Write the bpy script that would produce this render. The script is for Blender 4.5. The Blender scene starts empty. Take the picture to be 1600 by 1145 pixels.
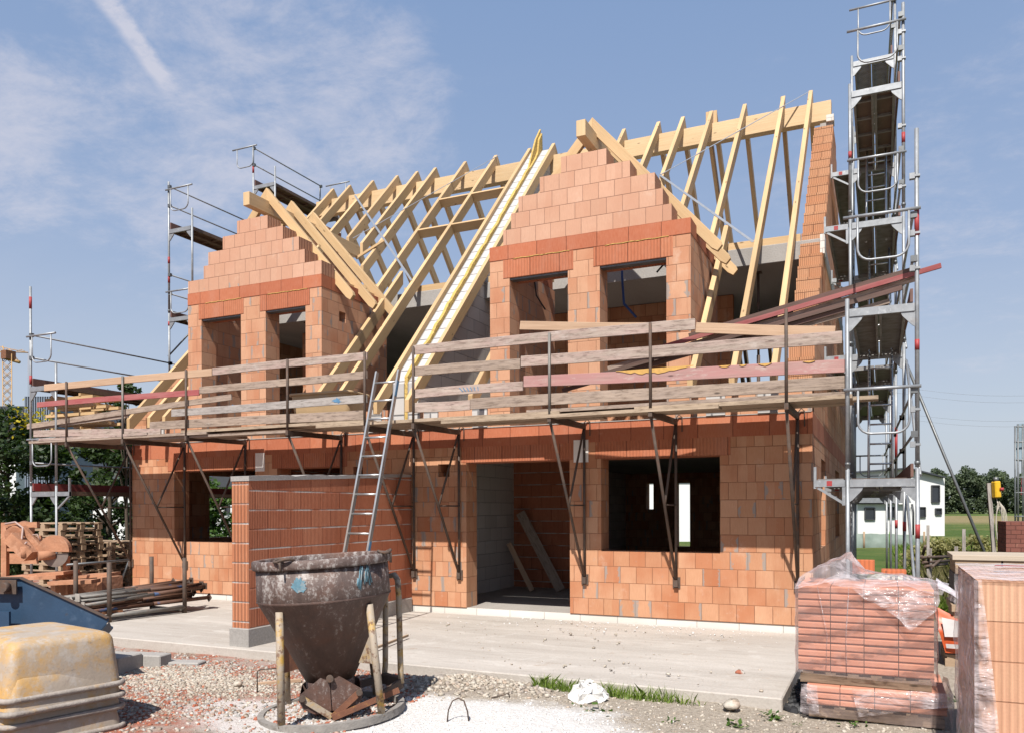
import bpy, math, random
import numpy as np
from mathutils import Vector, Matrix
random.seed(7); RNG = np.random.default_rng(7)
SC = bpy.context.scene
COL = SC.collection
PI = math.pi

# ------------------------------------------------------------------ camera
CF, CCY, CYAW, CPIT, CROL = 1260.85, 795.06, .430175, -.00114426, -.00327495
CP = Vector((.869122, -11.787, 1.637065))
_r0 = Vector((math.cos(CYAW), math.sin(CYAW), 0)); _f0 = Vector((-math.sin(CYAW), math.cos(CYAW), 0)); _u0 = Vector((0, 0, 1))
FW = _f0*math.cos(CPIT)+_u0*math.sin(CPIT); _u2 = _u0*math.cos(CPIT)-_f0*math.sin(CPIT)
RT = _r0*math.cos(CROL)+_u2*math.sin(CROL); UP = _u2*math.cos(CROL)-_r0*math.sin(CROL)
cam = bpy.data.objects.new('camera', bpy.data.cameras.new('camera')); COL.objects.link(cam)
cam.matrix_world = Matrix(((RT.x, UP.x, -FW.x, CP.x), (RT.y, UP.y, -FW.y, CP.y), (RT.z, UP.z, -FW.z, CP.z), (0, 0, 0, 1)))
cam.data.sensor_width = 36; cam.data.lens = CF*36/1600
cam.data.shift_y = (CCY-572.5)/1600
cam.data.clip_end = 3000; cam.data.clip_start = .1
SC.camera = cam

def ray(px, py): return FW+RT*((px-800)/CF)+UP*((CCY-py)/CF)
def atD(px, py, D): return CP+ray(px, py)*D
def onY(px, py, y): d = ray(px, py); return CP+d*((y-CP.y)/d.y)
def onX(px, py, x): d = ray(px, py); return CP+d*((x-CP.x)/d.x)
def onZ(px, py, z): d = ray(px, py); return CP+d*((z-CP.z)/d.z)

# ------------------------------------------------------------------ objects
def tag(o, label=None, cat=None, group=None, kind=None):
    if label: o['label'] = label
    if cat: o['category'] = cat
    if group: o['group'] = group
    if kind: o['kind'] = kind
    return o
def thing(name, loc, label, cat, group=None):
    o = bpy.data.objects.new(name, None); COL.objects.link(o); o.location = loc
    o.empty_display_size = .2
    return tag(o, label, cat, group)
def world(o):
    p = Vector(o.location)
    while o.parent: o = o.parent; p += Vector(o.location)
    return p
def copy_tree(o, parent=None):
    c = o.copy(); COL.objects.link(c)
    if parent: c.parent = parent
    for ch in [x for x in COL.objects if x.parent == o]: copy_tree(ch, c)
    return c

class MB:
    def __init__(s): s.v = []; s.f = []; s.m = []; s.u = []; s.s = []
    def face(s, idx, uv, m=0, sm=False):
        s.f.append(tuple(idx)); s.u.append(uv); s.m.append(m); s.s.append(sm)
    def poly(s, pts, uv=None, m=0, sm=False):
        k = len(s.v); s.v += [tuple(p) for p in pts]
        if uv is None: uv = boxuv([Vector(p) for p in pts])
        s.face(range(k, k+len(pts)), uv, m, sm)
    def box(s, a, b, m=0, off=None, skip=''):
        x0, y0, z0 = a; x1, y1, z1 = b
        ou, ov = off if off else (0, 0)
        V = lambda *q: q
        F = {'-x': [(x0,y1,z0),(x0,y0,z0),(x0,y0,z1),(x0,y1,z1)], '+x': [(x1,y0,z0),(x1,y1,z0),(x1,y1,z1),(x1,y0,z1)],
             '-y': [(x0,y0,z0),(x1,y0,z0),(x1,y0,z1),(x0,y0,z1)], '+y': [(x1,y1,z0),(x0,y1,z0),(x0,y1,z1),(x1,y1,z1)],
             '-z': [(x0,y1,z0),(x1,y1,z0),(x1,y0,z0),(x0,y0,z0)], '+z': [(x0,y0,z1),(x1,y0,z1),(x1,y1,z1),(x0,y1,z1)]}
        c = [(x0,y0,z0),(x1,y0,z0),(x1,y1,z0),(x0,y1,z0),(x0,y0,z1),(x1,y0,z1),(x1,y1,z1),(x0,y1,z1)]
        k = len(s.v); s.v += c; ix = {q: k+i for i, q in enumerate(c)}
        for d, ps in F.items():
            if d in skip.split(): continue
            ax = d[1]
            uv = [((p[1] if ax == 'x' else p[0])+ou, (p[1] if ax == 'z' else p[2])+ov) for p in ps]
            s.face([ix[p] for p in ps], uv, m)
    def beam(s, p0, p1, w, h, up=(0, 0, 1), m=0, off=None, warp=0):
        p0 = Vector(p0); p1 = Vector(p1); d = (p1-p0); L = d.length; d.normalize(); up = Vector(up)
        sd = d.cross(up)
        if sd.length < 1e-4: sd = d.cross(Vector((1, 0, 0)))
        sd.normalize(); up = sd.cross(d).normalized()
        if off is None: off = (random.random()*50, random.random()*50)
        n = 6 if warp else 1
        k = len(s.v); a = sd*(w/2); b = up*(h/2)
        rr = random.random()*6
        for i in range(n+1):
            t = i/n; c = p0+(p1-p0)*t
            if warp: c = c+up*(math.sin(t*5+rr)*warp)+sd*(math.sin(t*3+rr*2)*warp)
            for q in (-a-b, a-b, a+b, -a+b): s.v.append(tuple(c+q))
        cum = [0, w, w+h, 2*w+h, 2*w+2*h]
        for i in range(n):
            for j in range(4):
                A = k+4*i+j; B = k+4*i+(j+1) % 4
                u0, u1 = L*i/n+off[0], L*(i+1)/n+off[0]; v0, v1 = cum[j]+off[1], cum[j+1]+off[1]
                s.face((A, B, B+4, A+4), [(u0, v0), (u0, v1), (u1, v1), (u1, v0)], m)
        e = k+4*n
        eu = [(off[0]+9, off[1]), (off[0]+9, off[1]+w), (off[0]+9+h, off[1]+w), (off[0]+9+h, off[1])]
        s.face((k+3, k+2, k+1, k), eu, m); s.face((e, e+1, e+2, e+3), eu, m)
    def tube(s, pts, r, n=8, m=0, closed=False):
        pts = [Vector(p) for p in pts]; N = len(pts)
        rs = r if isinstance(r, (list, tuple)) else [r]*N
        k = len(s.v); ref = None; L = 0; off = random.random()*20
        for i, p in enumerate(pts):
            if closed: t = pts[(i+1) % N]-pts[i-1]
            elif i == 0: t = pts[1]-p
            elif i == N-1: t = p-pts[-2]
            else: t = (pts[i+1]-p).normalized()+(p-pts[i-1]).normalized()
            t.normalize()
            if ref is None: ref = t.orthogonal().normalized()
            else:
                ref = ref-t*ref.dot(t)
                ref = ref.normalized() if ref.length > 1e-5 else t.orthogonal().normalized()
            bn = t.cross(ref)
            for j in range(n):
                a = 2*PI*j/n; s.v.append(tuple(p+(ref*math.cos(a)+bn*math.sin(a))*rs[i]))
        for i in range(N if closed else N-1):
            i2 = (i+1) % N; dl = (pts[i2]-pts[i]).length
            for j in range(n):
                j2 = (j+1) % n; c = 2*PI*rs[i]/n
                s.face((k+i*n+j, k+i*n+j2, k+i2*n+j2, k+i2*n+j), [(L+off, j*c), (L+off, j*c+c), (L+dl+off, j*c+c), (L+dl+off, j*c)], m, True)
            L += dl
        if not closed:
            s.face([k+j for j in range(n)][::-1], [(off, 0)]*n, m); e = k+(N-1)*n
            s.face([e+j for j in range(n)], [(off, 0)]*n, m)
    def prism(s, poly, axis, a, b, m=0, off=(0, 0), mside=None, swap=False):
        """poly in the plane across axis: x -> (y,z), y -> (x,z), z -> (x,y)"""
        P = {'x': lambda q, t: (t, q[0], q[1]), 'y': lambda q, t: (q[0], t, q[1]), 'z': lambda q, t: (q[0], q[1], t)}[axis]
        k = len(s.v); n = len(poly)
        s.v += [P(q, a) for q in poly]+[P(q, b) for q in poly]
        ar = sum(poly[i][0]*poly[(i+1) % n][1]-poly[(i+1) % n][0]*poly[i][1] for i in range(n))
        fl = (ar > 0) != (axis == 'y')
        uvp = [(q[0]+off[0], q[1]+off[1]) for q in poly]
        lo = list(range(k, k+n)); hi = list(range(k+n, k+2*n))
        s.face(lo[::-1] if fl else lo, uvp[::-1] if fl else uvp, m); s.face(hi if fl else hi[::-1], uvp if fl else uvp[::-1], m)
        L = 0
        for i in range(n):
            j = (i+1) % n; dl = math.dist(poly[i], poly[j])
            q = (k+i, k+j, k+n+j, k+n+i); uv = [(L+off[0], off[1]), (L+dl+off[0], off[1]), (L+dl+off[0], off[1]+b-a), (L+off[0], off[1]+b-a)]
            if swap: uv = [(v_, u_) for u_, v_ in uv]
            if not fl: q = q[::-1]; uv = uv[::-1]
            s.face(q, uv, m if mside is None else mside); L += dl
    def lathe(s, c, prof, n=32, m=0, axis=None, sm=True, a0=0, a1=2*PI):
        c = Vector(c); k = len(s.v); full = abs(a1-a0-2*PI) < 1e-6; N = n if full else n+1
        for (r, z) in prof:
            for j in range(N):
                a = a0+(a1-a0)*j/n; p = Vector((r*math.cos(a), r*math.sin(a), z))
                if axis: p = axis @ p
                s.v.append(tuple(c+p))
        for i in range(len(prof)-1):
            for j in range(n):
                j2 = (j+1) % N
                s.face((k+i*N+j, k+i*N+j2, k+(i+1)*N+j2, k+(i+1)*N+j), [(j*.1, prof[i][1]), (j*.1+.1, prof[i][1]), (j*.1+.1, prof[i+1][1]+.001), (j*.1, prof[i+1][1]+.001)], m, sm)
    def build(s, name, mats, parent=None, loc=None, bevel=0):
        if not isinstance(mats, (list, tuple)): mats = [mats]
        V = np.array(s.v, dtype=np.float64)
        if parent is not None: o0 = np.array(world(parent))
        elif loc is not None: o0 = np.array(loc)
        else:
            mn, mx = V.min(0), V.max(0); o0 = np.array([(mn[0]+mx[0])/2, (mn[1]+mx[1])/2, mn[2]])
        me = bpy.data.meshes.new(name); me.from_pydata([tuple(q) for q in (V-o0)], [], s.f)
        uvl = me.uv_layers.new(name='UVMap')
        flat = np.array([c for uv in s.u for p in uv for c in p], dtype=np.float32); uvl.data.foreach_set('uv', flat)
        me.polygons.foreach_set('material_index', np.array(s.m, dtype=np.int32)); me.polygons.foreach_set('use_smooth', np.array(s.s, dtype=bool))
        for mt in mats: me.materials.append(mt)
        me.update()
        o = bpy.data.objects.new(name, me); COL.objects.link(o)
        if parent is not None: o.parent = parent
        else: o.location = o0
        if bevel:
            md = o.modifiers.new('bevel', 'BEVEL'); md.width = bevel; md.segments = 1; md.limit_method = 'ANGLE'; md.angle_limit = .8
        return o

def boxuv(P):
    n = (P[1]-P[0]).cross(P[2]-P[0]); ax = max(range(3), key=lambda i: abs(n[i]))
    return [((p.y if ax == 0 else p.x), (p.y if ax == 2 else p.z)) for p in P]

def voxel(mb, xs, ys, zs, solid, m=lambda d, c: 0, off=(0, 0)):
    """solid blocks on an irregular grid; only the outer faces are made, each vertex shared"""
    nx, ny, nz = len(xs)-1, len(ys)-1, len(zs)-1
    S = {(i, j, k) for i in range(nx) for j in range(ny) for k in range(nz) if solid((xs[i]+xs[i+1])/2, (ys[j]+ys[j+1])/2, (zs[k]+zs[k+1])/2)}
    for (i, j, k) in S:
        x0, x1, y0, y1, z0, z1 = xs[i], xs[i+1], ys[j], ys[j+1], zs[k], zs[k+1]; c = ((x0+x1)/2, (y0+y1)/2, (z0+z1)/2)
        for d, nb, ps in (('-x', (i-1, j, k), [(x0,y1,z0),(x0,y0,z0),(x0,y0,z1),(x0,y1,z1)]), ('+x', (i+1, j, k), [(x1,y0,z0),(x1,y1,z0),(x1,y1,z1),(x1,y0,z1)]),
                          ('-y', (i, j-1, k), [(x0,y0,z0),(x1,y0,z0),(x1,y0,z1),(x0,y0,z1)]), ('+y', (i, j+1, k), [(x1,y1,z0),(x0,y1,z0),(x0,y1,z1),(x1,y1,z1)]),
                          ('-z', (i, j, k-1), [(x0,y1,z0),(x1,y1,z0),(x1,y0,z0),(x0,y0,z0)]), ('+z', (i, j, k+1), [(x0,y0,z1),(x1,y0,z1),(x1,y1,z1),(x0,y1,z1)])):
            if nb in S: continue
            ax = d[1]; uv = [((p[1] if ax == 'x' else p[0])+off[0], (p[1] if ax == 'z' else p[2])+off[1]) for p in ps]
            mb.poly(ps, uv, m(d, c))

# ------------------------------------------------------------------ materials
ALB = .74     # measured display colours to reflectance
class G:
    def __init__(s, name):
        s.mat = bpy.data.materials.new(name); s.mat.use_nodes = True; s.nt = s.mat.node_tree; s.n = s.nt.nodes
        s.b = s.n['Principled BSDF']; s.out = s.n['Material Output']
    def put(s, sock, v):
        if isinstance(v, bpy.types.NodeSocket): s.nt.links.new(v, sock)
        elif isinstance(v, (tuple, list)) and len(v) == 3 and sock.type == 'RGBA': sock.default_value = (*v, 1)
        else: sock.default_value = v
    def math(s, op, a, b=None, c=None, cl=False):
        n = s.n.new('ShaderNodeMath'); n.operation = op; n.use_clamp = cl
        for i, q in enumerate((a, b, c)):
            if q is not None: s.put(n.inputs[i], q)
        return n.outputs[0]
    def vec(s, x, y=0., z=0.):
        n = s.n.new('ShaderNodeCombineXYZ')
        for i, q in enumerate((x, y, z)): s.put(n.inputs[i], q)
        return n.outputs[0]
    def sep(s, v):
        n = s.n.new('ShaderNodeSeparateXYZ'); s.put(n.inputs[0], v); return n.outputs
    def vmul(s, v, k):
        n = s.n.new('ShaderNodeVectorMath'); n.operation = 'MULTIPLY'; s.put(n.inputs[0], v); s.put(n.inputs[1], k); return n.outputs[0]
    def uv(s): return s.n.new('ShaderNodeTexCoord').outputs['UV']
    def obj(s): return s.n.new('ShaderNodeTexCoord').outputs['Object']
    def pos(s): return s.n.new('ShaderNodeNewGeometry').outputs['Position']
    def rnd(s): return s.n.new('ShaderNodeObjectInfo').outputs['Random']
    def noise(s, vec, scale, detail=3., rough=.5, out='Fac', dist=0.):
        n = s.n.new('ShaderNodeTexNoise'); s.put(n.inputs['Vector'], vec); n.inputs['Scale'].default_value = scale
        n.inputs['Detail'].default_value = detail; n.inputs['Roughness'].default_value = rough; n.inputs['Distortion'].default_value = dist
        return n.outputs[out]
    def white(s, vec, out='Value'):
        n = s.n.new('ShaderNodeTexWhiteNoise'); n.noise_dimensions = '2D'; s.put(n.inputs['Vector'], vec); return n.outputs[out]
    def vor(s, vec, scale, out='Color', feat='F1'):
        n = s.n.new('ShaderNodeTexVoronoi'); n.feature = feat; s.put(n.inputs['Vector'], vec); n.inputs['Scale'].default_value = scale; return n.outputs[out]
    def ss(s, x, a, b, lo=0., hi=1.):
        n = s.n.new('ShaderNodeMapRange'); n.interpolation_type = 'SMOOTHSTEP'; s.put(n.inputs[0], x)
        for i, q in enumerate((a, b, lo, hi)): s.put(n.inputs[1+i], q)
        return n.outputs[0]
    def mix(s, f, a, b, mode='MIX'):
        n = s.n.new('ShaderNodeMix'); n.data_type = 'RGBA'; n.blend_type = mode; s.put(n.inputs[0], f); s.put(n.inputs[6], a); s.put(n.inputs[7], b); return n.outputs[2]
    def ramp(s, f, stops):
        n = s.n.new('ShaderNodeValToRGB'); e = n.color_ramp.elements; s.put(n.inputs[0], f)
        while len(e) < len(stops): e.new(.5)
        for q, (p, c) in zip(e, stops): q.position = p; q.color = (*c, 1)
        return n.outputs[0]
    def bump(s, h, dist, st=1.):
        n = s.n.new('ShaderNodeBump'); s.put(n.inputs['Height'], h); n.inputs['Distance'].default_value = dist; n.inputs['Strength'].default_value = st
        s.nt.links.new(n.outputs[0], s.b.inputs['Normal'])
    def fin(s, col, rough=.8, metal=0., spec=None):
        col = tuple(q*ALB for q in col) if isinstance(col, (tuple, list)) else s.mix(1., col, (ALB, ALB, ALB), 'MULTIPLY')
        s.put(s.b.inputs['Base Color'], col); s.put(s.b.inputs['Roughness'], rough); s.put(s.b.inputs['Metallic'], metal)
        if spec is not None: s.b.inputs['Specular IOR Level'].default_value = spec
        return s.mat

def brickmat(name, c1, c2, c3, w=.2475, h=.25, shift=.47, voff=0., joint=.004, jcol=(.2, .1, .06), rib=.0125, ribd=.0015, patch=.85, tone=.16, hjoint=None, ribc=.0, stain=None, red=None):
    g = G(name); U, V, _ = g.sep(g.uv()); V = g.math('ADD', V, voff)
    rv = g.math('DIVIDE', V, h); row = g.math('FLOOR', rv); fv = g.math('FRACT', rv)
    us = g.math('ADD', g.math('DIVIDE', U, w), g.math('MULTIPLY', g.math('MODULO', row, 2.), shift))
    us = g.math('ADD', us, g.math('MULTIPLY', g.white(g.vec(row, 3.3)), .14))
    col = g.math('FLOOR', us); fu = g.math('FRACT', us)
    id1 = g.white(g.vec(col, row), 'Color'); r1, r2, r3 = g.sep(id1)
    eu = g.math('MULTIPLY', g.math('MINIMUM', fu, g.math('SUBTRACT', 1., fu)), w)
    ev = g.math('MULTIPLY', g.math('MINIMUM', fv, g.math('SUBTRACT', 1., fv)), h)
    wob = g.math('MULTIPLY', g.noise(g.uv(), 9., 2.), .006)
    ju = g.ss(g.math('SUBTRACT', eu, wob), 0., joint*.6, 1., 0.); jv = g.ss(g.math('SUBTRACT', ev, wob), 0., joint, 1., 0.)
    base = g.ramp(r1, [(0., c1), (.55, c2), (1., c3)])
    big = g.noise(g.uv(), .55, 4.); fine = g.noise(g.vmul(g.uv(), (14., 2.2, 1.)), 5., 4.)
    base = g.mix(1., base, g.ramp(big, [(.25, (.86, .82, .78)), (.7, (1.1, 1.08, 1.06))]), 'MULTIPLY')
    base = g.mix(tone, base, g.ramp(fine, [(.2, (.35, .17, .10)), (.75, (.9, .56, .38))]))
    if red:
        rb = g.math('ADD', g.math('MULTIPLY', g.noise(g.uv(), .62, 4., .6), .75), g.math('MULTIPLY', g.white(g.vec(col, g.math('ADD', row, 77.))), .16))
        base = g.mix(g.ss(rb, .42, .62, 0., .75), base, red)
        base = g.mix(g.math('MULTIPLY', g.math('GREATER_THAN', g.white(g.vec(g.math('ADD', col, 31.), row)), .95), .4), base, tuple(q*.85 for q in red))
        half = g.math('MULTIPLY', g.math('GREATER_THAN', r2, .72), g.ss(g.math('ADD', fu, g.math('MULTIPLY', g.noise(g.uv(), 5., 2.), .2)), .62, .68)); base = g.mix(g.math('MULTIPLY', half, .35), base, red)
    blot = g.noise(g.uv(), 7., 5., .65)
    base = g.mix(g.ss(blot, .58, .8, 0., .35), base, (.62, .36, .24))
    ribs = g.math('SINE', g.math('MULTIPLY', U, 2*PI/rib))
    if ribc: base = g.mix(g.ss(ribs, -.9, .2, ribc, 0.), base, (.12, .045, .025))
    if stain: base = g.mix(g.ss(g.noise(g.vmul(g.uv(), (1., .35, 1.)), 2.1, 5., .6), .5, .72, 0., .55), base, stain)
    gm = (.36, .335, .31)
    if red:
        drip = g.noise(g.vmul(g.uv(), (6., .45, 1.)), 1.6, 6., .7); base = g.mix(g.ss(drip, .58, .74, 0., .28), base, (.36, .15, .075)); eff = g.noise(g.vmul(g.uv(), (1., .7, 1.)), 2.3, 8., .75); base = g.mix(g.ss(eff, .56, .70, 0., .34), base, (.74, .56, .44))
    base = g.mix(g.math('MULTIPLY', g.math('MAXIMUM', ju, g.math('MULTIPLY', jv, .8)), .85), base, jcol)
    if hjoint: base = g.mix(g.math('MULTIPLY', jv, g.ss(g.noise(g.uv(), 3.), .3, .6)), base, hjoint)
    pm = g.math('MULTIPLY', g.math('GREATER_THAN', g.math('ADD', r3, g.math('MULTIPLY', g.math('SUBTRACT', g.noise(g.uv(), .8, 2.), .5), .7)), patch), g.ss(g.math('ADD', eu, g.math('MULTIPLY', g.noise(g.vmul(g.uv(), (1., .5, 1.)), 16., 5., .7), .22)), .135, .150, 1., 0.))
    pm2 = g.math('MULTIPLY', g.ss(g.noise(g.vmul(g.uv(), (1., .6, 1.)), 3.3, 7., .68), .64, .72), .55)
    base = g.mix(g.math('MAXIMUM', g.math('MULTIPLY', pm, .8), pm2), base, gm) if patch < 1 else base
    hgt = g.math('ADD', g.math('MULTIPLY', ribs, ribd), g.math('MULTIPLY', g.math('MAXIMUM', ju, jv), -.006))
    hgt = g.math('ADD', hgt, g.math('MULTIPLY', g.noise(g.uv(), 60., 3.), .0012))
    hgt = g.math('ADD', hgt, g.math('MULTIPLY', g.math('SUBTRACT', r2, .5), .004))
    g.bump(hgt, 1., .9)
    return g.fin(base, .88, 0., .25)

def woodmat(name, light, dark, grain=1., rough=.7, tint=None, wear=None, knots=True, spread=.25):
    g = G(name); uv = g.uv()
    n1 = g.noise(g.vmul(uv, (.7, 15., 1.)), 2.2, 7., .66, dist=.7); n2 = g.noise(g.vmul(uv, (.35, 1.2, 1.)), .9, 2.)
    c = g.ramp(n1, [(.28, dark), (.62, light)])
    c = g.mix(spread, c, g.ramp(n2, [(.3, tuple(q*.55 for q in light)), (.7, tuple(min(1, q*1.35) for q in light))]))
    if knots:
        k = g.vor(g.vmul(uv, (1., 3., 1.)), 2.6, 'Distance'); c = g.mix(g.ss(k, .05, .13, .85, 0.), c, tuple(q*.38 for q in dark))
    if tint: c = g.mix(g.ss(g.noise(g.vmul(uv, (.9, 5., 1.)), 1.7, 6., .65), .40, .62, 0., .7), c, tint)
    if grain > 1.3: c = g.mix(1., c, g.ramp(g.noise(g.vmul(uv, (1.5, 9., 1.)), 3.1, 6., .75), [(.34, (.52, .48, .45)), (.5, (1., 1., 1.)), (.72, (1.18, 1.16, 1.14))]), 'MULTIPLY')
    if wear:
        for (col, lo, hi, sc, amt) in wear: c = g.mix(g.ss(g.noise(g.vmul(uv, (1., 2.5, 1.)), sc, 6., .7), lo, hi, 0., amt), c, col)
    g.bump(n1, .003*grain, .8)
    return g.fin(c, rough, 0., .3)

def plain(name, col, rough=.6, metal=0., var=.25, scale=6., dirt=None, bump=0., coords='pos', bscale=40., spec=None):
    g = G(name); p = getattr(g, coords)()
    n = g.noise(p, scale, 5., .6)
    c = g.mix(1., col, g.ramp(n, [(.25, (1-var,)*3), (.75, (1+var*.6,)*3)]), 'MULTIPLY')
    if dirt:
        for (dc, lo, hi, sc, amt) in dirt: c = g.mix(g.ss(g.noise(p, sc, 6., .68), lo, hi, 0., amt), c, dc)
    if bump: g.bump(g.noise(p, bscale, 4.), bump)
    return g.fin(c, rough, metal, spec)

BRICK = brickmat('brick_light', (.62, .315, .172), (.69, .37, .215), (.75, .43, .265), stain=(.50, .20, .10), patch=.90, jcol=(.32, .14, .075), joint=.003, red=(.54, .19, .085), ribc=.10)
BRICKP = brickmat('brick_pillar', (.64, .345, .208), (.69, .385, .24), (.735, .43, .275), w=.31, shift=.37, voff=.05, stain=(.52, .22, .12), patch=.74, jcol=(.36, .18, .105), joint=.003, red=(.56, .23, .12), ribc=.08)
BRICKG = brickmat('brick_gable', (.65, .38, .262), (.68, .41, .29), (.71, .44, .318), w=.255, voff=-5.86+6., patch=.97, jcol=(.38, .205, .14), joint=.003, red=(.62, .33, .215), ribc=.08)
BRICKE = brickmat('brick_hollow_end', (.64, .30, .155), (.69, .35, .19), (.73, .40, .23), w=.36, h=.25, voff=.05, rib=.030, ribd=.006, ribc=.33, patch=1.1, joint=.006)
BRICKD = brickmat('brick_dormer_end', (.56, .29, .18), (.62, .33, .21), (.66, .37, .24), w=.5, h=.25, voff=-5.86+6., rib=.045, ribd=.008, ribc=.8, patch=1.1, joint=.004)
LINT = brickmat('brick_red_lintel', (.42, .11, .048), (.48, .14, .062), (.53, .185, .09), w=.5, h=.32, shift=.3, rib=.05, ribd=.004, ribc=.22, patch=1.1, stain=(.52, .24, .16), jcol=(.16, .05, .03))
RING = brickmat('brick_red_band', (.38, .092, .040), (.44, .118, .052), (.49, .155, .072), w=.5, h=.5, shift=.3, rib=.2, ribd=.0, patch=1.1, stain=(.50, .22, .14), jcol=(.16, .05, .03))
STUB = brickmat('brick_red_stub', (.45, .125, .057), (.51, .155, .073), (.56, .195, .10), w=.44, h=.25, voff=.125, rib=.03, ribd=.0022, ribc=.3, patch=1.1, joint=.012, jcol=(.33, .10, .05), hjoint=(.54, .49, .46), stain=(.36, .10, .05))
STUBE = brickmat('brick_red_stub_end', (.52, .165, .07), (.58, .20, .09), (.61, .24, .12), w=.6, h=.25, voff=.125, rib=.055, ribd=.010, ribc=.5, patch=1.1, joint=.012, jcol=(.4, .18, .11), hjoint=(.50, .46, .43))
AAC = brickmat('grey_block', (.58, .555, .53), (.64, .62, .59), (.68, .66, .63), w=.5, h=.25, rib=.3, ribd=0, patch=1.1, tone=.02, jcol=(.25, .24, .23))

def concrete(name, col, dark, sc=1.3, stain=None, rough=.9, streak=False):
    g = G(name); p = g.pos()
    q = g.vmul(p, (1., .3, 1.)) if not streak else g.vmul(p, (.22, 1.4, 1.))
    n = g.noise(q, sc, 7., .62); f = g.noise(p, 38., 4., .7); b = g.noise(p, .35, 3.)
    c = g.ramp(n, [(.28, dark), (.66, col)]); c = g.mix(.14, c, g.ramp(f, [(.3, (.18, .17, .15)), (.65, (.8, .77, .72))]))
    c = g.mix(g.ss(b, .45, .7, 0., .45), c, tuple(x*.82 for x in col))
    if streak:
        w1 = g.noise(g.vmul(p, (.5, 3.4, 1.)), 1.4, 8., .72, dist=.6); c = g.mix(g.ss(w1, .52, .70, 0., .55), c, tuple(x*.86 for x in dark)); w2 = g.noise(p, 1.9, 7., .7, dist=1.); c = g.mix(g.ss(w2, .56, .66, 0., .4), c, (.66, .62, .57)); w3 = g.noise(p, 5.5, 7., .75); c = g.mix(g.ss(w3, .60, .70, 0., .45), c, (.34, .27, .21))
    if stain: c = g.mix(g.ss(g.noise(p, 2.6, 6., .7), .60, .74, 0., .6), c, stain)
    c = g.mix(g.ss(g.vor(p, 26., 'Distance'), .05, .10, .6, 0.), c, tuple(x*.55 for x in dark))
    g.bump(g.math('ADD', f, g.math('MULTIPLY', n, 2.)), .004)
    return g.fin(c, rough, 0., .25)
SLAB = concrete('slab_concrete', (.56, .505, .45), (.37, .325, .28), 1.7, (.36, .27, .20), streak=True)
CONC = concrete('concrete', (.40, .375, .35), (.30, .28, .26), 1.6)
CONCD = concrete('concrete_floor', (.40, .365, .33), (.30, .27, .24), 1.6)
CONCL = concrete('concrete_ceiling', (.40, .37, .34), (.33, .305, .28), .9)
MORTAR = concrete('mortar_cap', (.42, .39, .37), (.30, .28, .265), 3.)
WOODN = woodmat('fresh_timber', (.64, .44, .235), (.49, .295, .135), rough=.6, spread=.5)
WOODR = woodmat('ridge_timber', (.70, .50, .285), (.56, .37, .185), rough=.6, spread=.3)
WOODO = woodmat('old_plank', (.43, .335, .265), (.18, .13, .10), 1.6, .85, (.37, .29, .24), [((.13, .10, .085), .60, .76, 3., .6), ((.52, .46, .40), .6, .72, 2.1, .5)])
WOODO2 = woodmat('old_plank_pink', (.49, .40, .34), (.24, .175, .14), 1.4, .85, (.44, .315, .28), [((.18, .13, .11), .58, .74, 3., .6), ((.58, .51, .46), .54, .7, 2.6, .6)])
WOODRED = woodmat('red_painted_plank', (.38, .10, .10), (.27, .065, .065), 1., .75, (.42, .17, .16), [((.5, .35, .32), .62, .74, 2.6, .6)], knots=False)
WOODG = woodmat('grey_blue_plank', (.40, .365, .34), (.22, .19, .175), 1.5, .85, (.44, .40, .37), [((.14, .13, .13), .6, .74, 3.4, .6)])
WOODT = woodmat('tan_plank', (.56, .385, .26), (.40, .25, .155), 1.2, .8, None, [((.3, .2, .14), .6, .76, 3., .5)])
WOODDK = woodmat('deck_plank', (.47, .365, .265), (.28, .205, .145), 1.5, .85, None, [((.25, .19, .15), .58, .74, 2.5, .5)])
WOODB = woodmat('bundle_plank', (.17, .115, .095), (.085, .055, .045), 1.2, .8, (.19, .11, .095), [((.26, .20, .17), .6, .74, 2.5, .5)])
PALW = woodmat('pallet_wood', (.46, .33, .22), (.26, .175, .11), 1.2, .85, None, [((.16, .11, .08), .56, .72, 2.5, .6)])
CLAYW = plain('clay_covered_timber', (.52, .245, .135), .9, 0, .3, 3., [((.62, .33, .2), .5, .7, 5., .6), ((.3, .13, .07), .58, .75, 7., .5)], .004)
GALV = plain('galvanised_steel', (.36, .375, .39), .52, .5, .25, 9., [((.62, .63, .64), .55, .7, 14., .5), ((.30, .27, .25), .6, .75, 5., .5)], 0)
GALVD = plain('dull_steel_tube', (.20, .21, .215), .5, .6, .25, 9., [((.10, .075, .06), .55, .7, 8., .5)], 0)
ALU = plain('aluminium', (.66, .66, .65), .38, .8, .15, 9., [((.55, .48, .4), .58, .72, 9., .5)], 0)
BLUEP = plain('blue_paint_mark', (.10, .24, .40), .6, 0, .3, 9.)
RUST = plain('rusty_bracket_steel', (.125, .088, .068), .75, .25, .35, 9., [((.16, .075, .04), .5, .66, 11., .6), ((.05, .045, .045), .55, .7, 5., .6)], .002)
RUSTG = plain('grey_rusty_steel', (.24, .225, .205), .65, .4, .3, 9., [((.15, .085, .055), .52, .68, 9., .6)], .002)
REDTAPE = plain('red_marking', (.36, .035, .035), .6, 0, .15, 9.)
DECKST = plain('deck_steel', (.30, .295, .29), .6, .5, .25, 8., [((.2, .16, .13), .5, .68, 5., .6)], 0)
EPS = brickmat('white_insulation', (.72, .70, .66), (.76, .74, .70), (.78, .76, .73), w=.6, h=.12, rib=.3, ribd=0, patch=1.1, tone=.02, jcol=(.45, .42, .38))
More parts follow.
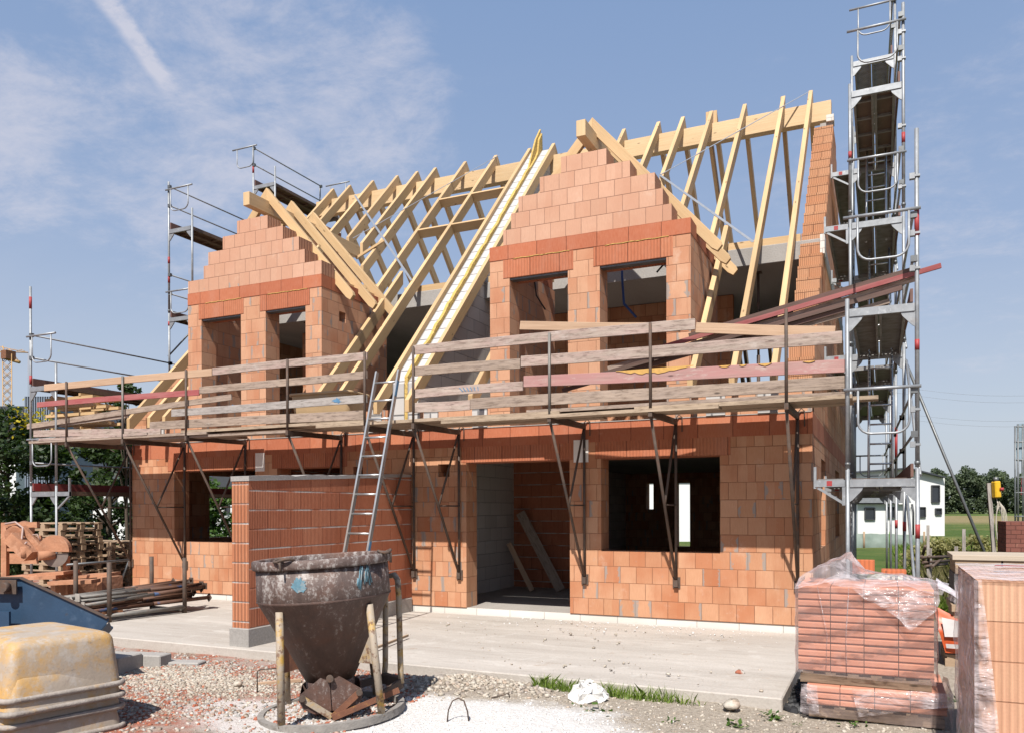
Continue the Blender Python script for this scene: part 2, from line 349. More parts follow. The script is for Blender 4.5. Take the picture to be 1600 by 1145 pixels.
WHITEB = brickmat('white_block', (.52, .52, .52), (.57, .57, .57), (.60, .60, .60), w=.30, h=.25, rib=.3, ribd=0, patch=1.1, tone=.03, jcol=(.10, .10, .11), joint=.034)
FOAM = plain('yellow_foam', (.62, .42, .12), .9, 0, .35, 14., None, .02, bscale=25.)
PVC = plain('black_cable', (.02, .02, .022), .6)
BLUEC = plain('blue_cable', (.02, .08, .30), .5)
PATCHW = plain('white_box_panel', (.92, .87, .82), .8, 0, .12, 5.)
# ------------------------------------------------------------------ the house
W = 13.1; DEP = 12.1; GZ = -.22
RS, RC = 1.048, 3.943                      # main roof: z = RC + RS*y
house = thing('unfinished_house', (0, 0, 0), 'unfinished orange brick house with bare roof timbers and two brick dormers', 'house')
T = .38
sideops = [(1.73, 2.84), (5.9, 7.5)]
frontops = [(-11.93, -9.85, 1.0, 2.39), (-9.33, -7.91, 1.0, 2.39), (-5.37, -3.55, 0, 2.39), (-3.04, -1.25, .98, 2.39), (-5.90, -5.68, 2.17, 2.38), (-7.62, -7.42, 2.17, 2.38)]
lints = [(-12.1, -9.7), (-9.45, -7.75), (-5.46, -3.4), (-3.13, -1.1)]
backops = [(-4.62, -4.22, .5, 2.37), (-5.52, -5.30, 1.6, 2.37)]
xs = sorted({-W, -W+.36, -.36, 0.} | {q for o in frontops for q in o[:2]} | {q for o in lints for q in o} | {q for o in backops for q in o[:2]})
ys = sorted({0., T, DEP-T, DEP} | {q for o in sideops for q in o})
zs = sorted({0., 1., .98, 2.39, 2.4, 2.38, 2.17, .5, 1.6, 2.37, 2.65})
def gf(x, y, z):
    if y < T:
        for a, b, c, d in frontops:
            if a < x < b and c < z < d: return False
        if z > 2.39 and any(a < x < b for a, b in lints): return False
        return True
    if y > DEP-T:
        return not any(a < x < b and c < z < d for a, b, c, d in backops)
    if x > -.36 or x < -W+.36:
        return not any(a < y < b and 1. < z < 2.4 for a, b in sideops)
    return False
mb = MB(); voxel(mb, xs, ys, zs, gf); mb.build('ground_floor_wall', BRICK, house)
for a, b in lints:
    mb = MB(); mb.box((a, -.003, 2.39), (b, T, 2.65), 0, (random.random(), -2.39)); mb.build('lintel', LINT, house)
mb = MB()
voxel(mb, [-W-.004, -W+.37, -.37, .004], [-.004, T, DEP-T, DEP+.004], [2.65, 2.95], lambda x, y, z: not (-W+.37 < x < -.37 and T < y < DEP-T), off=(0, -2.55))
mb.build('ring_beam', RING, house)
mb = MB(); mb.box((-W-.004+.02, -.015, 2.95), (-.01, .30, 2.962)); mb.build('mortar_bed', MORTAR, house)
mb = MB(); mb.box((-W+.02, .015, -.35), (-.02, DEP-.02, -.0)); mb.build('base_insulation', EPS, house)
mb = MB(); mb.box((-W+.36, T, -.09), (-.36, DEP-T, .004)); mb.box((-5.368, .03, -.09), (-3.552, T, .002)); mb.build('floor', CONCD, house)
mb = MB(); mb.box((-W+.37, T, 2.66), (-.37, DEP-T, 2.97)); mb.build('upper_floor_slab', CONCL, house)
for (a, b) in ((-3.48, -3.24), (-9.84, -9.62)):
    mb = MB(); mb.box((a, -.012, 2.345), (b, .05, 2.69)); mb.build('box_panel', PATCHW, house)
# inner walls
mb = MB(); mb.box((-6.75, T, .004), (-6.15, DEP-T, 2.66)); mb.build('party_wall_ground_floor', AAC, house)
for a, b in (((-6.15, 3.6, .004), (-4.62, 3.78, 2.66)), ((-11.2, 5., .004), (-6.75, 5.15, 2.66)), ((-9.7, T, .004), (-9.5, 4.99, 2.66))): mb = MB(); mb.box(a, b); mb.build('inner_wall', STUB, house)
for a, b in (((-5.7, 4.2, 2.97), (-1.75, 4.35, 5.75)), ((-11.5, 3.4, 2.97), (-9.4, 3.55, 5.75)), ((-8.3, 4.6, 2.97), (-7.1, 4.75, 5.75))): mb = MB(); mb.box(a, b); mb.build('upper_inner_wall', BRICK, house)
# attic slab and plate
mb = MB(); mb.box((-W-.003, 2.45, 5.76), (.003, 9.65, 6.07)); mb.build('attic_slab', CONC, house, bevel=.01)
for a, b in ((-8.1, -6.86), (-6.16, -5.0), (-1.62, -.36), (-12.74, -11.6)):
    mb = MB(); mb.beam((a, 2.52, 6.13), (b, 2.52, 6.13), .12, .12); mb.build('wall_plate', WOODN, house)
mb = MB(); mb.box((-.05, 2.40, 5.80), (.02, 2.75, 6.12)); mb.build('slab_end_insulation', EPS, house)
# gable end walls
for nm, x0, x1 in (('gable_wall', -.36, 0.), ('gable_wall', -W, -W+.36)):
    zz = [2.952]+[3.0+.25*k for k in range(26)]
    steps = []
    for k in range(len(zz)-1):
        y0 = max(0.01, (zz[k+1]-RC)/RS+.45)
        steps.append((zz[k], zz[k+1], y0))
    mb = MB()
    yset = sorted({s[2] for s in steps} | {DEP-s[2] for s in steps})
    S = lambda x, y, z: any(a < z < b and y0 < y < DEP-y0 for a, b, y0 in steps)
    voxel(mb, [x0, x1], yset, zz, S, m=lambda d, c: 1 if d == '-y' else 0)
    mb.build(nm, [BRICK, BRICKE], house)
mb = MB(); mb.box((-.26, 5.75, 9.252), (-.02, 6.3, 9.42)); mb.build('ridge_support_block', CONC, house); mb = MB(); mb.box((-.14, 5.70, 9.42), (-.0, 6.0, 9.55)); mb.build('ridge_insulation', EPS, house)
# knee wall between the dormers with white blocks between the rafter feet
mb = MB()
for a, b in ((-W, -11.545), (-8.295, -4.925), (-1.655, -.0)): mb.box((a, .004, 2.963), (b, .26, 3.34), 0, (0, .05))
mb.build('knee_wall', BRICKP, house)
for a in (-1.44, -.72, -5.24, -6.16, -7.28, -12.45): mb = MB(); mb.box((a, -.03, 2.965), (a+.27, .20, 3.36)); mb.build('white_block', WHITEB, house)

# roof timbers
def zt(y): return RC+RS*y
YP = 6.05; VD = .29
def rafter(x, y0, y1, w=.08):
    mb = MB(); o = (random.random()*40, random.random()*40)
    # prism in the (y,z) plane, uv along the length
    a = (x-w/2); b = x+w/2
    P = [(y0, zt(y0)-.20), (y0+.09, zt(y0+.09)-VD), (y1, zt(y1)-VD), (y1, zt(y1)), (y0, zt(y0))] if y0 < 0 else [(y0, zt(y0)-VD), (y1, zt(y1)-VD), (y1, zt(y1)), (y0, zt(y0))]
    if y0 > YP-.01 or y1 > YP+.01: P = [(DEP-p, q) for p, q in [(DEP-y1, zt(DEP-y1)-VD), (DEP-y0, zt(DEP-y0)-VD), (DEP-y0, zt(DEP-y0)), (DEP-y1, zt(DEP-y1))]]
    mb.prism(P, 'x', a, b, 0, o)
    # turn the side uv so that the grain follows the rafter
    c, s = math.cos(.808), math.sin(.808)
    if y1 > YP+.01: s = -s
    for i in (0, 1): mb.u[i] = [(u*c+v*s, -u*s+v*c) for u, v in mb.u[i]]
    return mb.build('rafter', WOODN, house, bevel=.004)
FR = [(-.46, -.5, YP), (-1.0, -.5, YP), (-1.57, -.5, 2.45), (-1.79, 2.3, YP), (-2.5, 3.15, YP), (-3.12, 4.1, YP), (-3.67, 4.1, YP), (-4.47, 3.0, YP), (-5.03, -.5, 2.45), (-6.2, -.5, YP), (-6.82, -.5, YP),
      (-7.72, -.5, YP), (-8.19, -.5, 2.5), (-8.57, 2.15, YP), (-9.43, 2.85, YP), (-9.97, 3.6, YP), (-10.57, 3.9, YP), (-11.33, 2.6, YP), (-11.66, -.5, 2.4), (-12.06, -.5, YP), (-12.62, -.5, YP)]
for x, a, b in FR: rafter(x, a, b)
for x in (-.46, -1.02, -1.79, -2.42, -2.58, -3.12, -3.67, -4.47, -5.2, -6.2, -6.82, -7.72, -8.57, -9.43, -9.97, -10.57, -11.33, -12.06, -12.62): rafter(x+.0005, YP+.003, DEP+.5)
mb = MB(); mb.beam((-W+.0, YP, 9.76), (-.06, YP, 9.76), .20, .40); mb.build('ridge_beam', WOODR, house, bevel=.006)
sl = Vector((0, -RS, 1)).normalized()
for y in (4.757, 3.79):
    for a, b in ((-8.53, -7.76), (-7.68, -6.86)):
        mb = MB(); mb.beam((a, y, zt(y)-.14), (b, y, zt(y)-.14), .06, .2, up=sl); mb.build('trimmer', WOODN, house)
mb = MB(); mb.beam((-8.53, 2.3, zt(2.3)-.18), (-11.3, 2.75, zt(2.75)-.3), .08, .2); mb.build('dormer_header', WOODN, house)
mb = MB(); mb.beam((-9.9, 3.3, 7.27), onY(600, 376, 3.35), .05, .05); mb.build('batten', WOODN, house)
def strap(a, b, wd=.045):
    mb = MB(); p = Vector((a[0], a[1], zt(a[1])+.012)); q = Vector((b[0], b[1], zt(b[1])+.012)); mb.beam(p, q, wd, .004, up=sl); mb.build('bracing_strap', ALU, house)
strap((-11.5, 5.5), (-7.75, 2.17)); strap((-10.35, 3.8), (-7.6, 6.0), .03); strap((-3.16, 4.12), (-.5, 5.98), .03); strap((-3.17, 4.14), (-1.05, 1.95))
# upper party wall: two leaves with yellow insulation between, white on the slope
def leaf(x0, x1, dz, m0, m1, nm, parent):
    mb = MB(); o = -.06+dz
    mb.prism([(-.03, 2.97), (-.03, zt(-.03)+o-.05), (YP-.05, zt(YP-.05)+o), (DEP-.2, zt(.2)+o), (DEP-.2, 2.97)], 'x', x0, x1, 0, (0, 0), mside=1)
    return mb.build(nm, [m0, m1], parent)
leaf(-6.775, -6.545, -.03, AAC, WHITEB, 'party_wall_leaf', house); leaf(-6.475, -6.245, -.03, AAC, WHITEB, 'party_wall_leaf', house)
mb = MB(); rr = random.Random(3); up = []
for k in range(41):
    y = -.02+(YP-.25)*k/40; up.append((y, zt(y)-.02+rr.uniform(-.03, .035)))
up += [(5.85, zt(5.8)+.32), (6.03, zt(6.03)+.30), (6.05, zt(6.05)-.1)]
mb.prism([(-.02, 3.0)]+up+[(6.05, 3.0)], 'x', -6.542, -6.478); mb.build('yellow_insulation', FOAM, house)
mb = MB(); mb.prism([(5.3, zt(5.3)-.05), (5.75, zt(5.75)+.34), (6.04, zt(6.04)+.40), (6.0, zt(6.0)-.1)], 'x', -6.56, -6.52); mb.build('insulation_board', FOAM, house)

# dormers
def dormer(x0, x1, wins, linx, rows, xc, shift):
    z0, zl, zb, zg = 2.963, 5.33, 5.63, 5.86
    mb = MB()
    xs = sorted({x0, x1, x0+.3, x1-.3} | {q for w in wins for q in w} | {q for l in linx for q in l})
    ys = [0., T, .52, .72, 2.1]; zs = [z0, zl, zb]
    hole = (shift and 1) or 0
    zs = sorted(set(zs) | {5.12, 5.34-.03})
    def S(x, y, z):
        if y < T:
            if z < zl and any(a < x < b for a, b in wins): return False
            if z > zl and any(a < x < b for a, b in linx): return False
            return True
        if x > x1-.3: return not (shift and .52 < y < .72 and 5.12 < z < 5.31)
        return x < x0+.3
    voxel(mb, xs, ys, zs, S, m=lambda d, c: 0)
    # stepped gable
    for k, (a, b) in enumerate(rows):
        za = zg+.25*k+.001; ws = [a, b]
        mb.box((a, .004, za), (b, T, za+.249), 1, (0, 0), skip='+x -x')
        mb.poly([(b, .004, za), (b, T, za), (b, T, za+.249), (b, .004, za+.249)], None, 2)
        mb.poly([(a, T, za), (a, .004, za), (a, .004, za+.249), (a, T, za+.249)], None, 2)
    d = mb.build('dormer', [BRICKP, BRICKG, BRICKD], house)
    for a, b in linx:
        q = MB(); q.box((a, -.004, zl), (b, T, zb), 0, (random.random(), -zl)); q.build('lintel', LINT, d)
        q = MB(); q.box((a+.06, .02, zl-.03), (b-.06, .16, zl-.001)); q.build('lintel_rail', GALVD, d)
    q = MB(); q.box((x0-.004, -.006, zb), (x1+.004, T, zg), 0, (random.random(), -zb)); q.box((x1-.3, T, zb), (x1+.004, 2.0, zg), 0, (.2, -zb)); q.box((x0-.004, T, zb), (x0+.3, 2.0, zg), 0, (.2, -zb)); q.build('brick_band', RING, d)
    # strips of yellow mounting foam squeezed from joints
    for a, b in linx[:2]:
        q = MB(); pts = [(a+(b-a)*t, -.008, zb+.004*math.sin(t*30)) for t in np.linspace(.15, .95, 24)]; q.tube(pts, [.003+.005*abs(math.sin(i*1.7)) for i in range(24)], 5); q.build('foam_bead', FOAM, d)
    q = MB(); q.beam((xc, -.14, 7.43), (xc, 3.35, 7.43), .15, .25); q.build('ridge_beam', WOODR, d, bevel=.006)
    for yy in (.40, 1.12, 1.80):
        for sgn in (1, -1):
            q = MB(); L = 2.0 if sgn > 0 else 1.75; xa = xc; zA = 7.83; k = 1.12
            P = [(0, zA), (L, zA-k*L), (L+.02, zA-k*L-.06), (L-.05, zA-k*L-.14), (L-.14, zA-k*(L-.14)-.24), (.0, zA-.24)]
            q.prism([(xa+sgn*p, z) for p, z in P], 'y', yy, yy+.08, 0, (random.random()*30, random.random()*30))
            cc, ss = math.cos(.842), math.sin(.842)*-sgn
            for i in (0, 1): q.u[i] = [(u*cc+v*ss, -u*ss+v*cc) for u, v in q.u[i]]
            q.build('rafter', WOODN, d, bevel=.004)
    for sgn in (1, -1):
        q = MB(); xw = x1-.15 if sgn > 0 else x0+.15; q.beam((xw, .4, 5.90), (xw, 2.3, 5.90), .12, .08); q.build('wall_plate', WOODN, d)
    return d
dormer(-11.54, -8.30, [(-11.19, -10.19), (-9.59, -8.66)], [(-11.26, -10.12), (-9.72, -8.56)], [(-11.54, -8.302), (-11.13, -8.68), (-11.01, -8.81), (-10.64, -9.18), (-10.28, -9.54)], -9.92, True)
dormer(-4.92, -1.66, [(-4.57, -3.57), (-3.05, -2.02)], [(-4.68, -3.48), (-3.15, -1.92)], [(-4.68, -1.94), (-4.54, -2.07), (-4.41, -2.19), (-4.04, -2.57), (-3.68, -2.94)], -3.30, False)

# props and cables inside the upper floor
def prop(x, y, label):
    t = thing('steel_prop', (x, y, 2.97), label, 'prop', 'steel props under the attic slab')
    mb = MB(); mb.tube([(x, y, 2.98), (x, y, 4.3)], .03); mb.build('outer_tube', RUST, t)
    mb = MB(); mb.tube([(x, y, 4.25), (x, y, 5.74)], .022); mb.build('inner_tube', RUST, t)
    mb = MB(); mb.box((x-.06, y-.06, 5.74), (x+.06, y+.06, 5.755)); mb.build('head_plate', RUST, t)
prop(-4.3, 2.6, 'dark steel prop standing inside the opening of the dormer nearer the scaffold tower'); prop(-10.7, 2.6, 'dark steel prop standing inside the dormer farther from the scaffold tower'); prop(-1.1, 2.9, 'dark steel prop under the slab between dormer and gable wall, beside the tower')
def cable(pts, r, mat, label):
    mb = MB(); mb.tube(pts, r, 6); tag(mb.build('cable', mat), label, 'cable')
a = onY(835, 437, 1.1); b = onY(838, 462, 1.1); c = onY(852, 484, 1.1)
cable([a+Vector((0, 0, .25)), a, b, c], .014, PVC, 'short black cable hanging in the narrower window opening of the taller dormer')
a = onY(972, 434, 1.5); b = onY(975, 475, 1.5)
cable([a+Vector((0, 0, .3)), a, b, onY(994, 496, 1.5)], .022, BLUEC, 'blue cable hanging from the slab in the dormer opening beside the tower')
cable([onY(1040, 410, 1.), onY(1033, 418, 1.), onY(1026, 426, 1.)], .015, PVC, 'black cable stub in the upper corner of the dormer opening beside the tower')

# terrace slab
mb = MB(); mb.prism([(-13.6, -4.0), (.035, -4.06), (.03, .0), (-13.6, .0)], 'z', -.36, -.108); o = tag(mb.build('terrace', SLAB, bevel=.012), kind='structure')

# free standing party stub in front of the house
stub = thing('dividing_wall', (-6.55, -2, -.22), 'free standing red brick dividing wall with grey mortar cap on a concrete plinth', 'wall')
mb = MB(); x0, x1 = -6.70, -6.42
mb.box((x0-.02, -3.93, -.30), (x1+.02, -.02, .125)); mb.build('plinth', CONC, stub, bevel=.008)
mb = MB(); k = 0
mb.prism([(-3.89, .125), (-.005, .125), (-.005, 2.18), (-3.89, 2.0)], 'x', x0, x1, 0, (0, 0), mside=1, swap=True); mb.build('brickwork', [STUB, STUBE], stub)
mb = MB(); n = 26; rr = random.Random(5)
top = [(-3.90+3.89*i/n, 2.055+.17*i/n+rr.uniform(-.012, .012)) for i in range(n+1)]
mb.prism([(-3.90, 1.995)]+[(-.012, 2.175)]+top[::-1], 'x', x0-.012, x1+.012); mb.build('mortar_cap', MORTAR, stub)

# boards leaning in the doorway
def board(name, p0, p1, w, h, mat, label, cat='board', up=(0, 0, 1), group=None, warp=0):
    mb = MB(); mb.beam(p0, p1, w, h, up, warp=warp); return tag(mb.build(name, mat, loc=tuple((Vector(p0)+Vector(p1))/2)), label, cat, group)
board('board', (-5.82, 3.2, 1.55), (-4.85, 2.95, .03), .19, .03, WOODO, 'long grey board leaning in the dark doorway against the inner wall', up=(.3, -1, 0))
board('board', (-5.85, 2.7, .95), (-5.35, 2.7, .03), .10, .035, WOODT, 'short brown board leaning lower down in the dark doorway', up=(.3, -1, 0))
# ------------------------------------------------------------------ bracket scaffold on the front
def bracket(x):
    t = thing('wall_bracket', (x, 0, .5), None, 'bracket', 'scaffold brackets hung on the front wall')
    g = lambda y, z: (x, y, z)
    def part(nm, a, b, r=.021, mat=RUST): mb = MB(); mb.tube([a, b], r, 8); return mb.build(nm, mat, t)
    mb = MB(); mb.beam(g(-.02, 2.895), g(-1.47, 2.87), .05, .08); mb.build('beam', RUST, t)
    part('wall_post', g(-.03, .56), g(-.03, 2.93)); part('strut', g(-1.43, 2.84), g(-.05, .60)); part('brace', g(-.06, 2.84), g(-.70, 1.68), .018); part('tie', g(-.70, 1.68), g(-.03, 1.68), .012)
    mb = MB(); mb.box((x-.055, -.02, .46), (x+.055, -.002, .62)); mb.box((x-.03, -.07, .48), (x+.03, -.02, .58)); mb.build('foot_plate', RUST, t)
    mb = MB(); mb.tube([g(-.05, 2.93), (x+.05, -.05, 3.0), (x+.09, -.02, 2.96), (x+.09, -.02, 2.75)], .009, 6); mb.build('hook', RUST, t)
    part('guard_post', g(-1.45, 2.80), g(-1.45, 4.05), .02)
    return t
BX = [(-13.12, 'rusty wall bracket at the far corner of the house, beside the pallet stacks'), (-11.62, 'rusty wall bracket between the house corner and the far window'), (-10.07, 'rusty wall bracket hanging across the far window'),
      (-7.86, 'rusty wall bracket rising behind the red dividing wall'), (-6.36, 'rusty wall bracket standing just behind the ladder'), (-5.49, 'rusty wall bracket between the dividing wall and the doorway'),
      (-3.30, 'grey worn wall bracket between the doorway and the large window'), (-1.88, 'rusty wall bracket crossing the large dark window'), (-.19, 'rusty wall bracket at the corner beside the scaffold tower')]
b0 = bracket(BX[0][0]); b0['label'] = BX[0][1]
for x, lab in BX[1:]:
    c = copy_tree(b0); c.location.x = x; c['label'] = lab
    if 'grey worn' in lab or 'far corner' in lab or 'house corner' in lab:
        for ch in [q for q in COL.objects if q.parent == c and q.name.split('.')[0] == 'guard_post']:
            ch.data = ch.data.copy(); ch.data.materials[0] = RUSTG
# guard boards: (left px x, z top, z bottom) were measured on the plane of the posts
def gboard(xa, za, xb, zb, h, mat, label, y=-1.415, name='guard_board'):
    mb = MB(); mb.beam((xa, y, za-h/2), (xb, y, zb-h/2), .03, h, up=(0, 0, 1), warp=.006); return tag(mb.build(name, mat, bevel=.003), label, 'board', 'boards of the scaffold guard rail')
gboard(-13.78, 4.05, -9.50, 4.03, .125, WOODT, 'fresh tan top guard board at the far end of the walkway')
gboard(-9.49, 4.04, -6.33, 4.05, .125, WOODO2, 'pinkish grey top guard board with blue mark, ending at the ladder gap')
gboard(-14.0, 3.72, -9.79, 3.70, .10, WOODRED, 'dark red painted guard board over the far window')
gboard(-9.78, 3.73, -6.34, 3.76, .12, WOODO, 'grey second guard board in line with the red painted one')
gboard(-14.34, 3.32, -9.10, 3.58, .10, WOODO, 'brown guard board sloping up from the far scaffold pole', -1.38)
gboard(-14.30, 3.24, -11.6, 3.37, .06, WOODO, 'thin brown board under the sloping guard board at the far end', -1.345)
GB = gboard(-10.44, 3.385, -6.34, 3.39, .125, WOODG, 'blue grey notched guard board with bright blue smear left of the ladder')
gboard(-14.1, 3.18, -10.70, 3.07, .13, WOODO2, 'pale toe board at the far end of the walkway')
gboard(-11.01, 3.20, -6.42, 3.165, .145, WOODO, 'weathered grey toe board on the walkway beside the ladder', -1.385)
gboard(-5.50, 4.08, -1.30, 4.055, .14, WOODO2, 'pale notched top guard board between ladder gap and the taller dormer')
gboard(-3.78, 4.27, -1.5, 4.03, .12, WOODT, 'tan board slanting behind the top guard board in front of the taller dormer', -1.36)
gboard(-1.30, 4.00, .36, 3.80, .13, WOODT, 'clean tan top guard board sagging toward the scaffold tower', -1.38)
gboard(-5.49, 3.76, -3.75, 3.74, .14, WOODO, 'short grey second guard board starting at the ladder gap')
gboard(-3.74, 3.77, .44, 3.725, .15, WOODO2, 'pink stained second guard board reaching the scaffold tower')
SB = gboard(-5.49, 3.42, -3.71, 3.42, .13, WOODO2, 'short pale third guard board with blue scribble near the ladder gap')
FB = gboard(-3.70, 3.49, .47, 3.385, .155, woodmat('pink_foam_plank', (.48, .30, .27), (.32, .18, .16), 1., .8, (.46, .22, .21), [((.55, .48, .43), .56, .7, 2.6, .6)]), 'reddish third guard board with dried yellow foam reaching the tower')
gboard(-5.48, 3.21, -4.55, 3.21, .145, WOODO2, 'short brown toe board at the ladder gap, before the taller dormer')
TB = gboard(-4.54, 3.22, .47, 3.20, .155, WOODO, 'long weathered toe board with blue mark reaching the tower')
rr = random.Random(11); PF = plain('orange_foam', (.62, .36, .10), .85, 0, .25, 18.)
def blob(x0, x1, zt_, d, y):
    fb = MB()
    n = max(4, int((x1-x0)/.05)); pts = [(x0+(x1-x0)*i/n, zt_) for i in range(n+1)]; low = [(x1-(x1-x0)*i/n, zt_-d*math.sin(PI*min(.97, max(.03, i/n)))*rr.uniform(.6, 1.)) for i in range(n+1)]
    fb.prism(pts+low, 'y', y-.012, y); fb.build('foam_patch', PF, FB)
for a, b, d in ((-2.35, -1.32, .085), (-1.0, -.86, .04), (-.75, -.66, .03), (-.52, -.36, .04), (.0, .14, .02)): blob(a, b, 3.49-.025*(a+3.7), d, -1.432)
for (x, z) in ((-6.9, 3.33), (-9.2, 3.32), (-9.0, 3.35)): bm = MB(); bm.prism([(x+.10*math.cos(t)*rr.uniform(.45, 1.2), z+.04*math.sin(t)*rr.uniform(.5, 1.2)) for t in np.linspace(0, 6.0, 23)], 'y', -1.4345, -1.432); bm.build('paint_mark', BLUEP, GB)
bm = MB()
for i in range(5): bm.beam((-4.45+.05*i, -1.4315, 3.19), (-4.40+.05*i, -1.4315, 3.11),   .002, .012, up=(1, 0, 0))
bm.build('paint_mark', BLUEP, TB); bm = MB()
for i in range(6): bm.beam((-4.72+.06*i, -1.4315, 3.39), (-4.66+.05*i, -1.4315, 3.33), .002, .012, up=(1, 0, 0))
bm.build('paint_mark', BLUEP, SB)
# walkway planks
ndk = 0
def deck(xa, xb, y, z, lab, mat=None, w=.235):
    mb = MB(); mb.beam((xa, y, z), (xb, y+random.uniform(-.01, .01), z+random.uniform(-.006, .012)), w, .046, warp=.004); tag(mb.build('walkway_plank', mat or random.choice([WOODDK, WOODDK, WOODO])), lab, 'plank', 'planks of the walkway on the brackets')
LA = 'walkway plank seen from below lying on the brackets between far corner and red dividing wall'; LB = 'walkway plank seen from below lying on the brackets behind the ladder'; LC = 'walkway plank seen from below lying on the brackets over doorway and large window'; LD = 'walkway plank seen from below lying on the brackets beside the scaffold tower'
for i, y in enumerate((-1.33, -1.085, -.84, -.595, -.36, -.17)):
    hi = .075 if i > 3 else 0.
    if i > 4: continue
    if i > 3:
        deck(-13.1+.3*i, -9.6, y, 3.035, LA); deck(-9.59, -6.4, y, 3.03, LA); deck(-6.39, -3.3, y+.02, 3.036, LB); deck(-3.29, .3, y+.07, 3.036, LC); continue
    deck(-14.2+.2*i, -9.6, y, 2.945, LA); deck(-10.2, -6.3-.1*(i % 2), y+.005, 2.987, LA); deck(-7.3, -3.15+.12*i, y, 2.945+.001*i, LB); deck(-3.65, .48, y+.004, 2.989, LC)
    if i in (0, 1, 2, 4): deck(-2.1, .55+.28*(i == 1), y, 2.945, LD)
deck(-13.9, -11.0, -1.34, 2.985, LA, WOODO2); deck(-11.0, -7.9, -1.30, 2.90, LA, WOODO); deck(-5.0, -1.0, -1.36, 2.905, LC, WOODDK)

# ladder through the gap
lad = thing('ladder', (-6.0, -2.5, -.108), 'aluminium ladder leaning on the walkway beside the red dividing wall', 'ladder')
def lp(x, z): return (x, -2.53+(z+.108)/3.256, z)
for x in (-6.2, -5.8):
    mb = MB(); mb.beam(lp(x, -.108), lp(x, 3.74), .028, .065, up=(0, -1, .3)); mb.build('rail', ALU, lad)
for k in range(13):
    z = .14+.285*k
    mb = MB(); mb.tube([lp(-6.2, z), lp(-5.8, z)], .016, 8); mb.build('rung', ALU, lad)
for z in (1.05, 3.45): mb = MB(); a = Vector(lp(-5.8, z)); mb.beam(a+Vector((.016, -.035, -.12)), a+Vector((.016, .04, .12)), .003, .05, up=(0, -1, .3)); mb.build('blue_sticker', BLUEP, lad)

# plank bundle pushed through the tower
rr = random.Random(2)
BL = ['uppermost dark plank of the bundle slanting through the tower', 'bright red painted plank sticking farthest out of the slanting bundle', 'pinkish plank under the red one in the slanting bundle', 'dark plank in the middle of the slanting bundle', 'lowest grey plank of the slanting bundle', 'short dark plank at the underside of the slanting bundle']
A = onY(878, 598, -1.15); B = onY(1436, 436, -1.15); ux = (B-A).normalized(); uz = Vector((0, 0, 1))
for k, (off, s0, s1, mat) in enumerate(((.13, .40, .985, WOODB), (.075, .3, 1.05, WOODRED), (.02, .15, 1.0, WOODO2), (-.04, .02, .96, WOODB), (-.145, .50, .93, WOODO), (-.095, 0., .84, WOODB))):
    p = A+(B-A)*s0+uz*off+Vector((0, -.05*(k % 2)+.02*k, 0)); q = A+(B-A)*s1+uz*off+Vector((0, -.05*(k % 2)+.02*k, 0))
    board('loose_plank', p, q, .10 if k else .14, .055, mat, BL[k], 'plank', (0, -.15, 1), 'planks slanting through the tower', .003)
# mortar trough on the walkway
tr = thing('mortar_trough', (-7.4, -.95, 3.0), 'beige plastic mortar trough standing on the walkway left of the ladder', 'trough')
def tub_shell(t, c, lx, ly, h, taper, mat, inv=False, rimr=.02, rot=0., rr=.18, nm='body', rimm=None, rimonly=False, zrim=None):
    def ring(hx, hy, z, r, n=5):
        P = []
        for cx, cy, a0 in ((hx-r, hy-r, 0), (-hx+r, hy-r, PI/2), (-hx+r, -hy+r, PI), (hx-r, -hy+r, 1.5*PI)):
            for i in range(n+1): a = a0+PI/2*i/n; P.append((cx+r*math.cos(a), cy+r*math.sin(a), z))
        return [(c[0]+x*math.cos(rot)-y*math.sin(rot), c[1]+x*math.sin(rot)+y*math.cos(rot), z) for x, y, z in P]
    z0 = c[2]
    # profile from the open rim (s=0) to the closed end (s=1)
    prof = [(0, 0), (.5, .5), (.84, .84), (.91, .90), (.955, .94), (.985, .965), (1., .99)]; inset = [0, 0, 0, .012, .035, .07, .12]
    mb = MB(); rings = []
    for (s, _), ins in zip(prof, inset):
        z = z0+(h*s if inv else h*(1-s)); k = taper*s
        rings.append(ring(lx/2-k-ins, ly/2-k-ins, z, max(.05, rr)))
    n = len(rings[0]); k0 = len(mb.v)
    for R in rings: mb.v += R
    for i in range(len(rings)-1):
        for j in range(n):
            j2 = (j+1) % n; q = (k0+i*n+j, k0+i*n+j2, k0+(i+1)*n+j2, k0+(i+1)*n+j)
            mb.face(q if inv else q[::-1], [(j*.1, i*.1), (j*.1+.1, i*.1), (j*.1+.1, i*.1+.1), (j*.1, i*.1+.1)], 0, True)
    e = k0+(len(rings)-1)*n; q = [e+j for j in range(n)]
    mb.face(q if inv else q[::-1], [(0, 0)]*n, 0, False)
    b = mb.build(nm, mat, t)
    mb = MB(); mb.tube(ring(lx/2+rimr*.6, ly/2+rimr*.6, z0 if inv else z0+h, rr), rimr, 8, closed=True); mb.build('rim', rimm or mat, t)
    return b
TROUGH = plain('beige_plastic', (.52, .36, .20), .55, 0, .15, 4., [((.45, .38, .3), .55, .7, 6., .6)])
tub_shell(tr, (-7.42, -.93, 3.005), 1.15, .62, .50, .06, TROUGH, False, .022, .05, .10)
